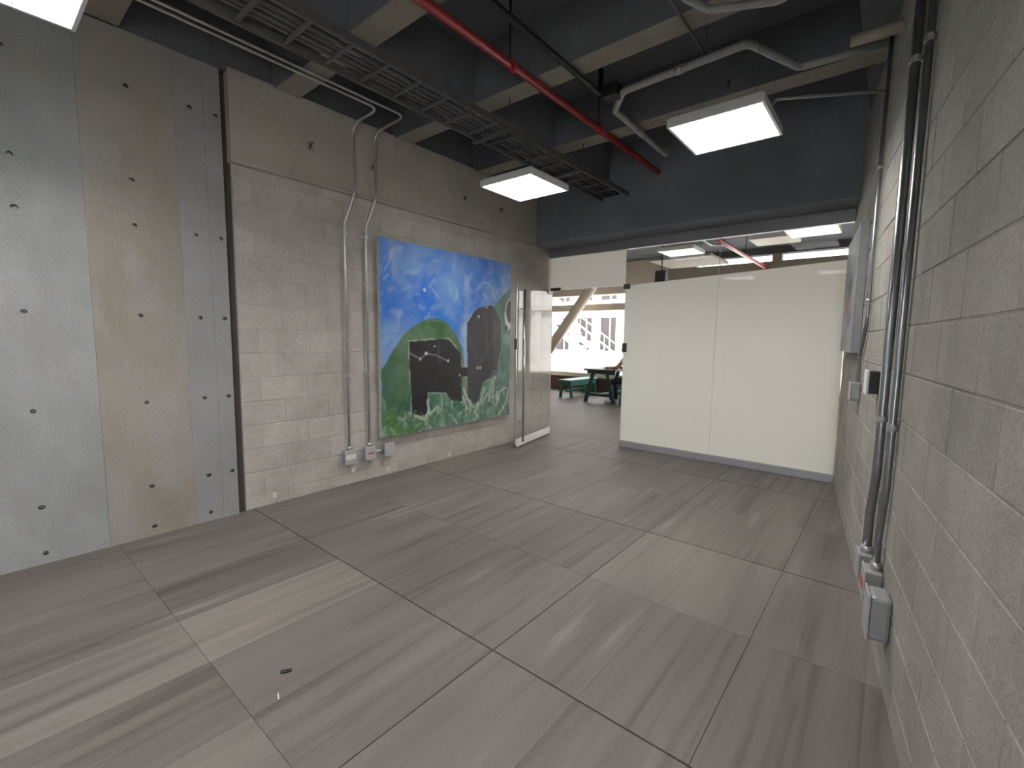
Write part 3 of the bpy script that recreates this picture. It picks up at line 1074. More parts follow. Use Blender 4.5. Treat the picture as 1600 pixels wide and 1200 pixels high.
def big_painting(U, V):
    # U 0..1 left to right, V 0..1 bottom to top; work in a 0..100 square with y down
    wx = (fbm(U, V, 9, 3) - .5) * 3.2
    wy = (fbm(U, V, 9, 9) - .5) * 3.2
    x = U * 100 + wx
    y = (1 - V) * 100 + wy
    xs, ys = U * 100 + wx * .3, (1 - V) * 100 + wy * .3
    out = np.zeros(U.shape + (3,))

    def put(mask, col, a=1.0):
        m = (np.asarray(mask, float) * a)[..., None]
        out[:] = out * (1 - m) + col * m

    def soft(d, w):
        return np.clip((w - d) / (w * .6) + .2, 0, 1)
    r_ = np.random.RandomState(5)
    n = fbm(U * 1.6 + wx * .03, V + wy * .04, 4, 21, 5)
    n2 = fbm(U + wy * .02, V + wx * .02, 15, 31, 4)
    n3 = fbm(U * 2, V * 1.2, 8, 61, 4)
    sky = rgb(36, 108, 192) + np.clip((n - .36) * 2.4, 0, 1)[..., None] * (rgb(122, 160, 198) - rgb(36, 108, 192))
    out[:] = sky
    put(np.clip((n2 - .55) * 3.5, 0, 1), rgb(140, 158, 196), .55)
    put(np.clip((n3 - .58) * 4, 0, 1), rgb(104, 134, 182), .45)
    put(np.clip((fbm(U, V, 5, 44) - .55) * 4, 0, 1), rgb(28, 98, 194), .75)
    put(np.clip((fbm(U * 1.4, V, 6, 52) - .60) * 5, 0, 1), rgb(158, 176, 206), .6)
    put(np.clip((34 - x) / 34, 0, 1) * np.clip((y - 34) / 26, 0, 1), rgb(140, 162, 200), .45 + .4 * n)
    put(np.clip((16 - y) / 16, 0, 1), rgb(42, 100, 196), .35)
    for k in range(170):
        bx, by = r_.uniform(-3, 100), r_.uniform(0, 52)
        an = r_.normal(2.3, .5)
        l = r_.uniform(2, 7)
        c = [rgb(150, 170, 205), rgb(44, 98, 192), rgb(96, 132, 196), rgb(112, 140, 188)][r_.randint(4)]
        q = r_.uniform(-1.5, 1.5)
        put(soft(dist_line(x, y, [(bx, by), (bx + l * .5 * math.cos(an) + q, by + l * .5 * math.sin(an)), (bx + l * math.cos(an), by + l * math.sin(an))]), r_.uniform(.6, 2.0)), c, r_.uniform(.12, .42))
    for pts in ([(3, 14), (6, 9), (8, 4)], [(2, 20), (5, 17)], [(68, 20), (73, 15), (78, 15), (82, 19), (84, 24)], [(74, 21), (79, 26)], [(50, 19), (52, 24), (50, 28)], [(34, 22), (38, 26)]):
        put(soft(dist_line(x, y, pts), .9), rgb(165, 182, 210), .38)
    put(np.hypot(xs - 28, ys - 23) < 1.1, rgb(196, 206, 220), .7)
    # left hill
    hill = [(0, 65), (6, 58), (13, 48), (20, 43.5), (29, 39), (36, 37.5), (43, 39), (50, 45), (56, 54), (58, 66), (62, 84), (70, 100), (0, 100)]
    gh = rgb(80, 108, 80) + (n2[..., None] - .5) * .10 + (n[..., None] - .5) * .08
    put(inpoly(x, y, hill), gh)
    put(inpoly(x, y, [(30, 41), (38, 39.5), (44, 42), (40, 44), (33, 44)]), rgb(48, 86, 50), .8)
    put(inpoly(x, y, [(0, 65), (6, 58), (9, 64), (9, 100), (0, 100)]), rgb(58, 96, 84), .5)
    # right hill
    rh = [(80, 31), (87, 25), (93, 20), (100, 16), (100, 100), (60, 100), (78, 60)]
    put(inpoly(x, y, rh), rgb(50, 96, 78) + (n[..., None] - .5) * .12)
    put(inpoly(x, y, [(88, 25), (96, 18), (99, 30), (93, 34)]), rgb(34, 78, 66), .6)
    put(inpoly(x, y, [(93, 52), (100, 48), (100, 66), (92, 64)]), rgb(44, 112, 90), .6)
    # grass base
    gr = [(0, 87), (10, 83), (20, 86), (28, 84), (31, 78), (38, 80), (45, 77), (52, 82), (57, 80), (66, 84), (75, 74), (84, 70), (100, 66), (100, 100), (0, 100)]
    gcol = rgb(70, 112, 92) + (n2[..., None] - .5) * .20 + np.clip((n3 - .45) * 3, 0, 1)[..., None] * (rgb(128, 152, 134) - rgb(70, 112, 92))
    put(inpoly(x, y, gr), gcol)
    put(inpoly(x, y, [(0, 82), (12, 82), (18, 90), (8, 97), (0, 95)]), rgb(50, 92, 88), .6)
    for cx_, cy_, rr in ((7, 90, 6), (11, 96, 7), (5, 97, 6), (23, 91, 6), (28, 96, 5), (17, 97, 5)):
        put(np.clip(1.4 - np.hypot(x - cx_, y - cy_) / rr, 0, 1), rgb(94, 126, 50), .8)
    # brush strokes of grass
    for k in range(300):
        bx, by = r_.uniform(0, 100), r_.uniform(83, 102)
        hgt = r_.uniform(2, 7) * (1.35 if bx > 58 else .9)
        lean = r_.normal(0, 2.8)
        pts = [(bx, by), (bx + lean * .3, by - hgt * .6), (bx + lean, by - hgt)]
        ci = r_.choice(5, p=[.22, .3, .24, .16, .08])
        if bx < 34 and ci in (0, 4) and r_.rand() < .6:
            ci = 1
        col = [rgb(150, 172, 158), rgb(62, 104, 78), rgb(104, 136, 116), rgb(42, 82, 72), rgb(188, 198, 188)][ci]
        put(soft(dist_line(x, y, pts), r_.uniform(.5, 1.3)), col, r_.uniform(.25, .75))
    # dark shapes with a broken light rim
    left = [(17.5, 51), (45.5, 49.5), (55, 58), (55.5, 66), (60.5, 66), (60.5, 72), (55.5, 72), (56, 87), (48, 85), (43, 80), (30, 79), (29.5, 91), (19, 93)]
    right = [(60, 40), (68.5, 30.5), (82, 27.5), (91, 37), (91, 56), (88.5, 63), (87.5, 72), (74, 76), (71, 85), (67.5, 90), (61, 85)]
    rim = np.clip((fbm(U, V, 22, 71) - .38) * 5, 0, 1)
    for poly in (left, right):
        put((dist_line(xs, ys, poly + poly[:1]) < .8) * rim, rgb(168, 178, 172), .6)
    put(inpoly(xs, ys, right), rgb(50, 47, 53) + (n[..., None] - .5) * .035)
    put(inpoly(xs, ys, left), rgb(37, 34, 38) + (n2[..., None] - .5) * .012)
    put(inpoly(xs, ys, [(61, 62), (69, 67), (72, 76), (69, 86), (66, 89), (62, 84)]), rgb(60, 58, 63), .7)
    for pts in ([(61, 46), (70, 66)], [(70, 66), (90, 40)], [(76, 32), (78, 60)], [(38, 52), (38, 62)], [(84, 34), (86, 66)]):
        put(soft(dist_line(xs, ys, pts), 1.2), rgb(92, 90, 96), .28)
    put(soft(dist_line(xs, ys, [(17.5, 57), (25, 60.5), (29, 57.5), (36, 58.5), (45, 62)]), .45), rgb(160, 162, 168), .42)
    for cx_, cy_, rr in ((29, 57.5, 1.1), (25, 60.5, .8), (45, 62, .9), (35, 53.5, .6), (70, 35.5, .9), (77, 29.5, .7), (69, 67, .9), (71.5, 67, .8), (86, 74, .8), (54, 71, .6)):
        put(np.hypot(xs - cx_, ys - cy_) < rr, rgb(190, 192, 196), .75)
    put(soft(dist_line(xs, ys, [(58.3, 42), (58.4, 65), (60, 66)]), .9), rgb(160, 176, 184), .75)
    put(inpoly(xs, ys, [(57, 73), (60.5, 73), (61, 86), (57, 87)]), rgb(116, 132, 112), .9)
    # pale oval mask with dark centre at the right edge
    put(((xs - 100) / 6.0) ** 2 + ((ys - 33.5) / 11) ** 2 < 1, rgb(198, 204, 196), .95)
    put(((xs - 100) / 4.6) ** 2 + ((ys - 31) / 7.6) ** 2 < 1, rgb(30, 28, 32))
    put(np.hypot((xs - 96) / 1.4, (ys - 42) / 1.9) < 1, rgb(30, 28, 32))
    put(np.hypot((xs - 99.8) / 1.7, (ys - 44.5) / 2.3) < 1, rgb(30, 28, 32))
    put(np.clip(1.5 - np.hypot((x - 97) / 5, (y - 49) / 4), 0, 1), rgb(140, 168, 150), .5)
    # loops of dark grass
    for cx_, cy_, rx, ry, rot in ((94, 72, 6.5, 9.5, .2), (88, 87, 9, 5, -.3), (97, 88, 6, 9, .7), (84, 78, 3.5, 7, .1)):
        c_, s_ = math.cos(rot), math.sin(rot)
        X_, Y_ = (xs - cx_) * c_ + (ys - cy_) * s_, -(xs - cx_) * s_ + (ys - cy_) * c_
        dd = np.abs(np.hypot(X_ / rx, Y_ / ry) - 1) * min(rx, ry)
        put(soft(dd, 1.0), rgb(150, 170, 158), .4)
        put(soft(np.abs(dd), .55), rgb(36, 58, 58), .8)
    put(soft(dist_line(xs, ys, [(89, 54), (92, 62), (93, 70)]), .6), rgb(36, 56, 56), .7)
    for k in range(80):
        bx, by = r_.uniform(0, 100), r_.uniform(94, 102)
        hgt = r_.uniform(2, 6)
        lean = r_.normal(0, 2.5)
        col = [rgb(150, 172, 158), rgb(62, 104, 78), rgb(104, 136, 116), rgb(96, 126, 60)][r_.randint(4)]
        put(soft(dist_line(x, y, [(bx, by), (bx + lean * .3, by - hgt * .6), (bx + lean, by - hgt)]), r_.uniform(.5, 1.2)), col, r_.uniform(.3, .7))
    for pts in ([(58, 80), (61, 87), (66, 92)], [(57, 84), (60, 92)], [(76, 80), (72, 88), (68, 93)], [(78, 84), (73, 90)], [(82, 76), (80, 88)], [(85, 74), (83, 86)], [(30, 84), (31, 92), (36, 88)], [(20, 92), (27, 94), (30, 90)], [(66, 94), (70, 98)], [(86, 92), (90, 84), (96, 82)], [(90, 98), (96, 92), (99, 84)]):
        put(soft(dist_line(x, y, pts), .9), rgb(184, 194, 182), .75)
    for k in range(34):
        bx, by = r_.uniform(2, 99), r_.uniform(98.8, 100)
        put(np.hypot(U * 100 - bx, (1 - V) * 100 - by) < r_.uniform(.2, .7), rgb(176, 176, 166), .8)
    return np.clip(out, 0.004, 1)


PY0, PY1, PZ0, PZ1 = 2.75, 4.80, 0.42, 2.45
t = thing('painting', 'large unframed canvas of blue sky, green hills and two black shapes', 'painting', (XL + 0.02, (PY0 + PY1) / 2, PZ0))
PD = 0.045
hw = (PY1 - PY0) / 2
hh = PZ1 - PZ0
bm = bmesh.new()
add_box(bm, 0.0, PD, -hw, hw, 0, hh)
bevel_all(bm, 0.003, 1)
finish('stretched_canvas', bm, 'canvas_side', t)
canvas_grid('painted_face', 230, 230, big_painting, lambda U, V: np.stack([np.full(U.shape, PD + 0.0012), -hw + U * 2 * hw, V * hh], -1), t)


def small_painting(U, V):
    x, y = U * 100 + (fbm(U, V, 6, 3) - .5) * 14, (1 - V) * 100 + (fbm(U, V, 6, 8) - .5) * 14
    n = fbm(U, V, 5, 77)
    out = rgb(168, 174, 178) + (n[..., None] - .5) * .25
    for cx_, cy_, rx, ry, c in ((55, 45, 16, 11, rgb(92, 112, 88)), (38, 58, 20, 9, rgb(176, 140, 134)), (62, 70, 24, 9, rgb(128, 120, 160)), (30, 72, 16, 8, rgb(196, 190, 202)), (50, 18, 34, 12, rgb(180, 192, 196)), (40, 92, 40, 7, rgb(150, 150, 146))):
        m = np.clip(1.6 - 1.2 * np.hypot((x - cx_) / rx, (y - cy_) / ry), 0, 1)[..., None]
        out = out * (1 - m) + c * m
    return np.clip(out, .01, 1)


S0, S1, FZ0, FZ1, FD = 1.04, 2.12, 1.39, 2.37, 0.055
t = thing('small_canvas', 'pale unframed canvas with soft smudges on the right wall by the glass', 'painting', tuple(RW((S0 + S1) / 2, 0.004, FZ0)), R_ROT)
fw = (S1 - S0) / 2
bm = bmesh.new()
add_box(bm, -fw, fw, 0, FD, 0, FZ1 - FZ0)
bevel_all(bm, 0.003, 1)
finish('stretched_canvas', bm, 'canvas_side2', t)
canvas_grid('painted_face', 60, 60, small_painting, lambda U, V: np.stack([fw - U * 2 * fw, np.full(U.shape, FD + 0.0012), V * (FZ1 - FZ0)], -1), t)

# ------------------------------------------------------------------ glass partition and door
XD0, XD1, XM, XE = -4.045, -2.825, -1.64, xr(YG) - 0.012
ZT = 2.665
tr = box('trim_1', -4.06, xr(YG), YG - 0.03, YG + 0.03, ZT - 0.005, ZB, 'alu_dk', None, 0.003, 1)
struct(tr)


def pane_panel(name, label, x0, x1, z0, z1, film):
    t = thing(name, label, 'partition', ((x0 + x1) / 2, YG, z0), 0, 'glass partition panels')
    cx = (x0 + x1) / 2
    box('pane', x0 + 0.002 - cx, x1 - 0.002 - cx, -0.005, 0.005, 0, z1 - z0, 'glass', t)
    bm = bmesh.new()
    zl, zr_ = film
    v = [(x0 - cx, 0.006, 0.002), (x1 - .0002 - cx, 0.006, 0.002), (x1 - .0002 - cx, 0.006, zr_ - z0), (x0 - cx, 0.006, zl - z0)]
    a = [bm.verts.new(p) for p in v]
    b = [bm.verts.new((p[0], 0.0075, p[2])) for p in v]
    bm.faces.new(a)
    bm.faces.new(b[::-1])
    for k in range(4):
        bm.faces.new((a[k], a[(k + 1) % 4], b[(k + 1) % 4], b[k]))
    finish('white_film', bm, 'film', t)
    return t


g1 = pane_panel('partition_panel', 'glass panel with white film beside the door opening', XD1, XM, 0.085, ZT, (2.185, 2.24))
g2 = pane_panel('partition_panel', 'glass panel with white film next to the right block wall', XM, XE, 0.085, ZT, (2.24, 2.30))
g3 = pane_panel('partition_panel', 'white filmed transom pane above the open glass door', XD0, XD1, 2.185, ZT, (ZT - .003, ZT - .003))
box('edge_seal', XM - 0.003 - (XD1 + XM) / 2, XM + 0.002 - (XD1 + XM) / 2, -0.0065, -0.004, 0, ZT - 0.085, 'sticker_w', g1)
struct(box('baseboard_glass', XD1, XE, YG - 0.022, YG + 0.022, 0, 0.087, 'alu', None, 0.003, 1))
# fittings
c1 = box('clamp', -0.02 + (XD1 - (XD1 + XM) / 2), 0.07 + (XD1 - (XD1 + XM) / 2), -0.016, 0.016, 2.185 - 0.085 - 0.045, 2.185 - 0.085 + 0.02, 'dark_metal', g1, 0.004, 1)
c2 = box('lock_keeper', -0.005 + (XD1 - (XD1 + XM) / 2), 0.05 + (XD1 - (XD1 + XM) / 2), -0.028, 0.03, 1.30 - .085, 1.42 - .085, 'dark_metal', g1, 0.006, 1)
box('hinge_patch', -4.03 - (XD0 + XD1) / 2, -3.86 - (XD0 + XD1) / 2, -0.016, 0.016, -0.012, 0.035, 'dark_metal', g3, 0.004, 1)

# the open door
HX, HY = -4.005, 5.77
EX, EY = -3.79, 4.66
dl = math.hypot(EX - HX, EY - HY)
dr = math.atan2(EY - HY, EX - HX)
d = thing('glass_door', 'clear glass door standing open inward beside the painting', 'door', (HX, HY, 0), dr)
box('pane', 0.005, dl, -0.005, 0.005, 0.10, 2.165, 'glass', d)
box('bottom_rail', 0.005, dl - 0.03, -0.014, 0.014, 0.018, 0.115, 'white_rail', d, 0.003, 1)
box('edge_strip', dl - 0.008, dl + 0.006, -0.009, 0.009, 0.012, 2.165, 'steel', d, 0.002, 1)
hd = tube('pull_bar', [(dl - 0.13, 0.055, 0.08), (dl - 0.13, 0.055, 2.10)], 0.0145, 'steel', d)
for z in (0.35, 1.85):
    tube('standoff', [(dl - 0.13, -0.006, z), (dl - 0.13, 0.055, z)], 0.008, 'steel', hd, n=8)
box('lock', dl - 0.055, dl + 0.012, -0.02, 0.02, 1.32, 1.46, 'dark_metal', d, 0.005, 1)
box('top_patch', 0.0, 0.16, -0.014, 0.014, 2.12, 2.172, 'dark_metal', d, 0.004, 1)
tube('pivot', [(0.05, 0, 0.0), (0.05, 0, 0.02)], 0.012, 'steel', d)
box('floor_bolt', dl - 0.03, dl + 0.004, -0.014, 0.014, 0.008, 0.05, 'dark_metal', d, 0.003, 1)

# ------------------------------------------------------------------ small things on the floor
bm = bmesh.new()
add_box(bm, -0.022, 0.022, -0.008, 0.008, 0, 0.008)
bevel_all(bm, 0.002, 1)
o = finish('plastic_scrap', bm, 'black', None, loc=(-1.945, 0.828, 0.001))
o.rotation_euler = (0, 0, math.radians(62))
tag(o, 'small black plastic scrap lying alone on the floor tiles', 'scrap')
o = box('paper_scrap', -0.018, 0.018, -0.002, 0.002, 0, 0.0015, 'sticker_w')
o.location = (-1.83, 0.745, 0.0006)
o.rotation_euler = (0, 0, math.radians(-20))
tag(o, 'thin white paper shred beside the black plastic scrap', 'scrap')

# ------------------------------------------------------------------ the hall beyond the glass
HXL, HXR, HYF = -15.0, 7.0, 11.25
struct(box('floor_hall', HXL, HXR, YG + 0.121, HYF + 0.25, -0.12, -0.002, 'hallfloor'))
hc = struct(box('ceiling_hall', HXL, HXR, YG + 0.14, HYF + 0.3, ZR, ZS + 0.2, 'conc_ceil'))
struct(box('wall_hall_near', HXL, -4.36, YG - 0.1, YG + 0.14, 0, ZS, 'hallwall'))
struct(box('wall_hall_near_right', xr(YG) + 0.21, HXR, YG - 0.1, YG + 0.14, 0, ZS, 'hallwall'))
struct(box('wall_hall_left', HXL - 0.2, HXL, YG, HYF + 0.2, 0, ZS, 'hallwall'))
struct(box('wall_hall_right', HXR, HXR + 0.2, YG, HYF + 0.2, 0, ZS, 'hallwall'))
# far side: parapet, openings, beams
XS = -4.35
par = struct(box('wall_far', HXL, XS, HYF, HYF + 0.2, 0, 0.40, 'parapet'))
box('sill', HXL, XS, HYF - 0.06, HYF + 0.26, 0.40, 0.52, 'cream', par, 0.006, 1)
fb = struct(box('trim_2', HXL, XS, HYF - 0.05, HYF + 0.2, 2.24, 2.42, 'cream', None, 0.006, 1))
ub = struct(box('trim_3', HXL, XS, HYF - 0.10, HYF + 0.25, 2.66, ZS, 'cream', None, 0.006, 1))
wf = struct(box('wall_far_right', XS, HXR, HYF, HYF + 0.2, 0, 0.40, 'parapet'))
box('sill', XS, HXR, HYF - 0.06, HYF + 0.26, 0.40, 0.52, 'cream', wf, 0.006, 1)
box('window_beam', XS, HXR, HYF - 0.05, HYF + 0.2, 2.9, 3.17, 'cream_dk', wf)
box('lintel', XS, HXR, HYF - 0.06, HYF + 0.2, 3.32, ZS, 'conc_ceil', wf)
box('clerestory_block', XS, -3.70, HYF - 0.055, HYF + 0.15, 3.171, 3.319, 'cream_dk', wf)
for x in (-4.25, -2.03, 0.3, 2.6, 4.9):
    box('pier', x - 0.09, x + 0.09, HYF - 0.04, HYF + 0.15, 0.52, 3.32, 'cream_dk', wf)
for x in (-3.3, -1.7, -0.2, 1.5, 3.3):
    box('mullion', x - 0.03, x + 0.03, HYF + 0.02, HYF + 0.10, 0.52, 2.9, 'cream', wf)
# slanted round column behind the door opening
tag(tube('slanted_column', [(-7.75, 10.72, -0.05), (-7.75, 10.72, 0.85), (-6.18, 10.72, 2.82), (-6.12, 10.72, 3.6)], 0.135, 'cream', n=20, fr=0.05), 'slanted cream column leaning across the hall window', 'column')
tag(box('ceiling_panel', -3.95, -2.75, 9.1, 10.3, 3.05, 3.10, 'cream_dk', None, 0.004, 1), 'beige ceiling panel hung above the hall behind the white partition', 'panel')
# hall lamps
make_lamp('hall_lamp', 'dim louvred hall lamp seen small through the glass left of the seam', -2.80, 7.72, 2.9, 'lamp_dim', 0.58, 8, ZR, 'louvred lamps in the hall')
make_lamp('hall_lamp', 'dim louvred hall lamp seen through the glass near the right wall', -0.92, 7.25, 2.9, 'lamp_dim', 0.58, 8, ZR, 'louvred lamps in the hall')
t = thing('hall_lamp', 'unlit cream panel lamp seen through the glass beside a louvred lamp', 'lamp', (-1.52, 8.12, 3.0))
box('housing', -0.31, 0.31, -0.31, 0.31, 0.012, 0.07, 'lamp_body', t, 0.004, 1)
box('light_panel', -0.30, 0.30, -0.30, 0.30, 0.0, 0.012, 'lamp_off', t, 0.004, 1)
for sx in (-1, 1):
    tube('suspension_cable', [(sx * .25, 0, 0.07), (sx * .25, 0, ZR - 3.0)], 0.002, 'tray', t, n=6)
t = thing('hall_pipe', 'red pipe under the hall ceiling seen through the clear glass', 'pipe', (0, 0, 0))
tube('pipe', [(-2.22, 5.90, 3.03), (-2.22, 11.2, 3.03)], 0.035, 'red', t, n=12)
for y in (7.0, 9.4):
    tube('hanger_rod', [(-2.22, y, 3.06), (-2.22, y, ZR)], 0.008, 'black', t, n=6)
t = thing('hall_conduit', 'thin grey conduit beside the red pipe in the hall', 'conduit', (0, 0, 0))
tube('pipe', [(-2.42, 5.90, 3.03), (-2.42, 8.0, 3.03), (-2.30, 8.3, 3.06), (-2.30, 8.35, ZR)], 0.02, 'conduit_paint', t, n=10, fr=.05)
t = thing('hanging_speaker', 'small black speaker hanging above the partition in the hall', 'speaker', (-3.47, 8.6, 2.545))
box('body', -0.10, 0.10, -0.08, 0.08, 0, 0.22, 'black', t, 0.01)
tube('bracket', [(0, 0, 0.23), (0, 0, ZR - 2.545)], 0.012, 'black', t, n=8)


# ------------------------------------------------------------------ picnic table, benches, person
def slab_leg(bm, p0, p1, w, th):
    """a board from p0 to p1 (in the x-z plane), width w in x, thickness th in y"""
    (x0, y, z0), (x1, _, z1) = p0, p1
    vs = []
    for yy in (y - th / 2, y + th / 2):
        vs += [bm.verts.new((x0 - w / 2, yy, z0)), bm.verts.new((x0 + w / 2, yy, z0)), bm.verts.new((x1 + w / 2, yy, z1)), bm.verts.new((x1 - w / 2, yy, z1))]
    for f in ((0, 1, 2, 3), (7, 6, 5, 4), (0, 4, 5, 1), (1, 5, 6, 2), (2, 6, 7, 3), (3, 7, 4, 0)):
        bm.faces.new([vs[i] for i in f])


t = thing('wooden_table', 'dark green wooden table with splayed legs in the hall', 'table', (-5.17, 9.40, 0))
for k in range(5):
    box('top_board', -0.41 + k * 0.165, -0.41 + k * 0.165 + 0.155, 0, 1.45, 0.735, 0.775, 'teal_dk', t, 0.004, 1)
for y in (0.06, 1.36):
    for s in (-1, 1):
        bm = bmesh.new()
        slab_leg(bm, (s * 0.37, y, 0), (s * 0.17, y, 0.735), 0.085, 0.045)
        finish('leg', bm, 'teal_dk', t)
    box('cross_brace', -0.33, 0.33, y + 0.023, y + 0.06, 0.14, 0.21, 'teal_dk', t, 0.003, 1)
    box('top_batten', -0.36, 0.36, y + 0.023, y + 0.065, 0.66, 0.735, 'teal_dk', t, 0.003, 1)
box('stretcher', -0.03, 0.03, 0.07, 1.36, 0.145, 0.205, 'teal', t, 0.003, 1)


def make_bench(label, loc, rz=0.0):
    t = thing('wooden_bench', label, 'bench', loc, rz, 'benches in the hall')
    for k in range(2):
        box('seat_board', -0.19 + k * 0.195, -0.19 + k * 0.195 + 0.185, 0, 1.35, 0.40, 0.44, 'teal', t, 0.004, 1)
    for y in (0.08, 1.25):
        for s in (-1, 1):
            bm = bmesh.new()
            slab_leg(bm, (s * 0.165, y, 0), (s * 0.12, y, 0.40), 0.065, 0.045)
            finish('leg', bm, 'teal', t)
        box('cross_brace', -0.15, 0.15, y + 0.023, y + 0.055, 0.31, 0.40, 'teal', t, 0.003, 1)
    box('side_apron', 0.14, 0.165, 0.10, 1.25, 0.29, 0.40, 'teal', t, 0.003, 1)
    box('stretcher', -0.02, 0.02, 0.08, 1.27, 0.13, 0.19, 'teal', t, 0.003, 1)
    return t


make_bench('teal wooden bench left of the dark green table', (-6.27, 9.66, 0))
make_bench('teal wooden bench on which the person at the table sits', (-4.46, 9.35, 0))


def make_person(label, loc, rz):
    """seated figure facing local +X, seat height 0.44; one continuous skinned surface"""
    J = {}
    V_, R_, E_ = [], [], []

    def v(name, p, r, parent=None):
        J[name] = len(V_)
        V_.append(p)
        R_.append(r)
        if parent:
            E_.append((J[parent], J[name]))
    v('pelvis', (0, 0, 0.56), (0.135, 0.12))
    v('waist', (0.03, 0, 0.72), (0.135, 0.105), 'pelvis')
    v('chest', (0.09, 0, 0.90), (0.155, 0.115), 'waist')
    v('shoulders', (0.13, 0, 1.03), (0.11, 0.085), 'chest')
    v('neck', (0.155, 0, 1.12), (0.055, 0.055), 'shoulders')
    v('jaw', (0.185, 0, 1.195), (0.066, 0.074), 'neck')
    v('skull', (0.185, 0, 1.275), (0.078, 0.094), 'jaw')
    v('crown', (0.18, 0, 1.325), (0.055, 0.065), 'skull')
    for s, n in ((1, 'l'), (-1, 'r')):
        v('sh' + n, (0.13, s * 0.165, 1.02), (0.058, 0.058), 'shoulders')
        v('ua' + n, (0.20, s * 0.215, 0.90), (0.049, 0.049), 'sh' + n)
        v('el' + n, (0.30, s * 0.235, 0.805), (0.040, 0.040), 'ua' + n)
        v('fa' + n, (0.42, s * 0.17, 0.825), (0.036, 0.036), 'el' + n)
        v('wr' + n, (0.53, s * 0.105, 0.815), (0.026, 0.024), 'fa' + n)
        v('hip' + n, (0.06, s * 0.095, 0.53), (0.095, 0.092), 'pelvis')
        v('th' + n, (0.26, s * 0.115, 0.535), (0.078, 0.078), 'hip' + n)
        v('kn' + n, (0.45, s * 0.125, 0.52), (0.060, 0.060), 'th' + n)
        v('ca' + n, (0.455, s * 0.125, 0.33), (0.056, 0.056), 'kn' + n)
        v('an' + n, (0.43, s * 0.125, 0.10), (0.040, 0.040), 'ca' + n)
        v('he' + n, (0.44, s * 0.125, 0.045), (0.040, 0.040), 'an' + n)
        v('to' + n, (0.60, s * 0.13, 0.035), (0.040, 0.032), 'he' + n)
    me = bpy.data.meshes.new('person')
    me.from_pydata(V_, E_, [])
    ob = bpy.data.objects.new('tmp_person', me)
    COL.objects.link(ob)
    sk = ob.modifiers.new('skin', 'SKIN')
    for i, r in enumerate(R_):
        me.skin_vertices[0].data[i].radius = r
        me.skin_vertices[0].data[i].use_root = (i == 0)
    sub = ob.modifiers.new('sub', 'SUBSURF')
    sub.levels = sub.render_levels = 2
    bpy.context.view_layer.update()
    dg = bpy.context.evaluated_depsgraph_get()
    m2 = bpy.data.meshes.new_from_object(ob.evaluated_get(dg))
    bpy.data.objects.remove(ob)
    for k in ('skin', 'shirt', 'jeans', 'shoe'):
        m2.materials.append(M[k])
    for p in m2.polygons:
        x, y, z = p.center
        p.use_smooth = True
        if z > 1.085:
            i = 0
        elif z > 0.62:
            arm = abs(y) > 0.09 and z < 0.96 and (x > 0.30 or (abs(y) > 0.165 and x > 0.13))
            i = 0 if arm else 1
        elif z < 0.085:
            i = 3
        else:
            i = 2
        p.material_index = i
    m2.name = 'person'
    o = bpy.data.objects.new('person', m2)
    COL.objects.link(o)
    o.location = loc
    o.rotation_euler = (0, 0, rz)
    tag(o, label, 'person')
    # hands: palm and five fingers each
    for s in (1, -1):
        bm = bmesh.new()
        wr = Vector((0.53, s * 0.105, 0.812))
        fwd = Vector((0.93, -s * 0.36, -0.05)).normalized()
        side = Vector((fwd.y, -fwd.x, 0)).normalized()
        add_tube(bm, [wr - fwd * .01, wr + fwd * .03, wr + fwd * .075, wr + fwd * .088], [.022, .030, .032, .02], 10)
        for k in range(4):
            b = wr + fwd * .075 + side * (k - 1.5) * .018
            ln = (.062, .072, .068, .052)[k]
            add_tube(bm, [b, b + fwd * ln * .45 + Vector((0, 0, .006)), b + fwd * ln * .8 - Vector((0, 0, .006)), b + fwd * ln - Vector((0, 0, .016))], [.0085, .0085, .0075, .005], 8)
        b = wr + fwd * .03 + side * (-s) * .026
        add_tube(bm, [b, b + fwd * .025 + side * (-s) * .018, b + fwd * .05 + side * (-s) * .022], [.011, .010, .007], 8)
        finish('hand', bm, 'skin', o, smooth=True)
    # hair, ears, nose, eyes
    bm = bmesh.new()
    bmesh.ops.create_uvsphere(bm, u_segments=20, v_segments=12, radius=1.0)
    for q in bm.verts:
        q.co = Vector((0.168 + q.co.x * 0.102, q.co.y * 0.090, 1.285 + q.co.z * 0.095))
    bmesh.ops.delete(bm, geom=[q for q in bm.verts if q.co.z < 1.30 and q.co.x > 0.20 or q.co.z < 1.21], context='VERTS')
    finish('hair', bm, 'hair', o, smooth=True)
    bm = bmesh.new()
    add_tube(bm, [(0.262, 0, 1.262), (0.283, 0, 1.235), (0.268, 0, 1.222)], [.008, .013, .010], 8)
    finish('nose', bm, 'skin', o, smooth=True)
    for s in (1, -1):
        bm = bmesh.new()
        bmesh.ops.create_uvsphere(bm, u_segments=10, v_segments=8, radius=0.010)
        for q in bm.verts:
            q.co = Vector((0.262 + q.co.x * .5, s * 0.032 + q.co.y, 1.262 + q.co.z * .6))
        finish('eye', bm, 'black', o, smooth=True)
        bm = bmesh.new()
        bmesh.ops.create_uvsphere(bm, u_segments=10, v_segments=8, radius=0.028)
        for q in bm.verts:
            q.co = Vector((0.178 + q.co.x * .6, s * 0.083 + q.co.y * .3, 1.245 + q.co.z))
        finish('ear', bm, 'skin', o, smooth=True)
    bm = bmesh.new()
    add_tube(bm, [(0.256, -0.024, 1.185), (0.262, 0, 1.184), (0.256, 0.024, 1.185)], [.004, .007, .004], 8)
    finish('mouth', bm, 'parapet', o, smooth=True)
    return o


make_person('person in pale shirt and dark jeans seated with arms on the table', (-4.46, 9.62, 0), pi)

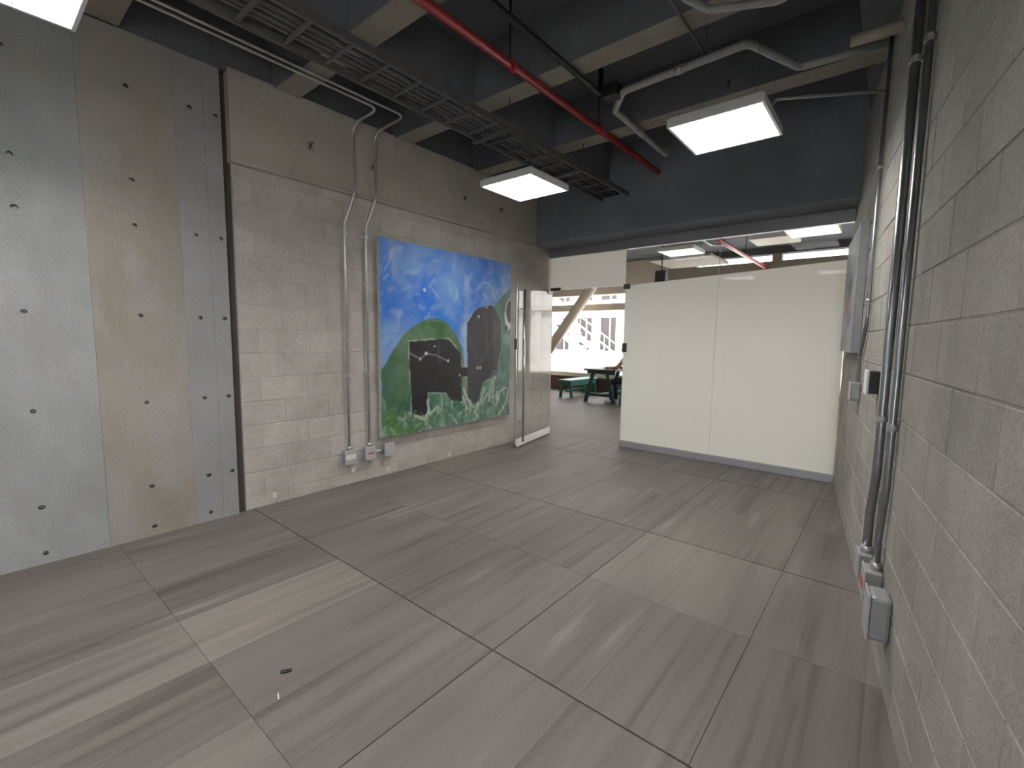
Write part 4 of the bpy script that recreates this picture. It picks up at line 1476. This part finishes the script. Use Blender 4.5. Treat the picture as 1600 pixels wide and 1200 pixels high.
# ------------------------------------------------------------------ the courtyard outside
struct(box('ground_court', -60, 40, HYF + 0.25, 60, -0.6, -0.4, 'paving'))


def pix(x, y, Y):
    """a point of the plane Y = const from a direction in the photo; used once to size the far facade"""
    dv = _r * (x - 800) + _d * (y - 600) + _f * FPX
    tt = Y / dv[1]
    return dv[0] * tt, CAMH + dv[2] * tt


FY = 22.0
bld = thing('white_building', 'sunlit white building with tall windows across the court', 'building', (-14, FY, -0.4))
box('facade_wall', -26, 34, 0.12, 6.0, 0, 9.0, 'facade', bld)
for z in (-0.2 + 0.4, 3.28, 6.6):
    box('floor_band', -26, 34, -0.25, 0.13, z, z + 0.36, 'facade', bld, 0.01, 1)
k = 0
for x in np.arange(-18, 24, 1.42):
    for z0, z1 in ((1.25, 3.0), (3.95, 5.6), (7.1, 8.5)):
        if x > 4.6:
            continue
        w = box('window', x, x + 0.86, 0.06, 0.121, z0, z1, 'facade_win', bld)
        box('mullion', x + 0.53, x + 0.60, 0.03, 0.06, z0, z1, 'facade', w)
    box('pier', x + 0.98, x + 1.30, -0.12, 0.13, 0, 9.0, 'facade', bld)
st = thing('outdoor_staircase', 'white outdoor staircase with railings rising in front of the building', 'staircase', (-13.2, FY - 2.2, -0.4))
NS = 18
for s in (0.0, 1.3):
    prism('stringer', [(0, 0.0), (0.4, 0.0), (5.2, -0.0 + 0.0), (5.2, 0.25), (5.2, 0.3)], s, s + 0.01, 'facade', st, axis='y') if False else None
    bm = bmesh.new()
    vs = []
    for yy in (s, s + 0.06):
        vs += [bm.verts.new((-2.6, yy, 4.1)), bm.verts.new((-2.6, yy, 3.75)), bm.verts.new((3.0, yy, 0.0)), bm.verts.new((3.5, yy, 0.0))]
    for f in ((0, 1, 2, 3), (7, 6, 5, 4), (0, 4, 5, 1), (1, 5, 6, 2), (2, 6, 7, 3), (3, 7, 4, 0)):
        bm.faces.new([vs[i] for i in f])
    finish('stringer', bm, 'facade', st)
    for dz in (0.5, 0.95):
        tube('handrail', [(-2.6, s + .03, 4.1 + dz), (3.4, s + .03, 0.05 + dz)], 0.03, 'facade', st, n=8)
    for k in range(9):
        x = -2.5 + k * 0.72
        z = 4.05 - (x + 2.5) * 0.675
        tube('baluster', [(x, s + .03, z - .1), (x, s + .03, z + 0.95)], 0.018, 'facade', st, n=8)
for k in range(NS):
    x = -2.5 + k * 0.33
    z = 3.95 - k * 0.222
    box('tread', x, x + 0.36, 0.06, 1.30, z - 0.03, z + 0.03, 'facade', st)
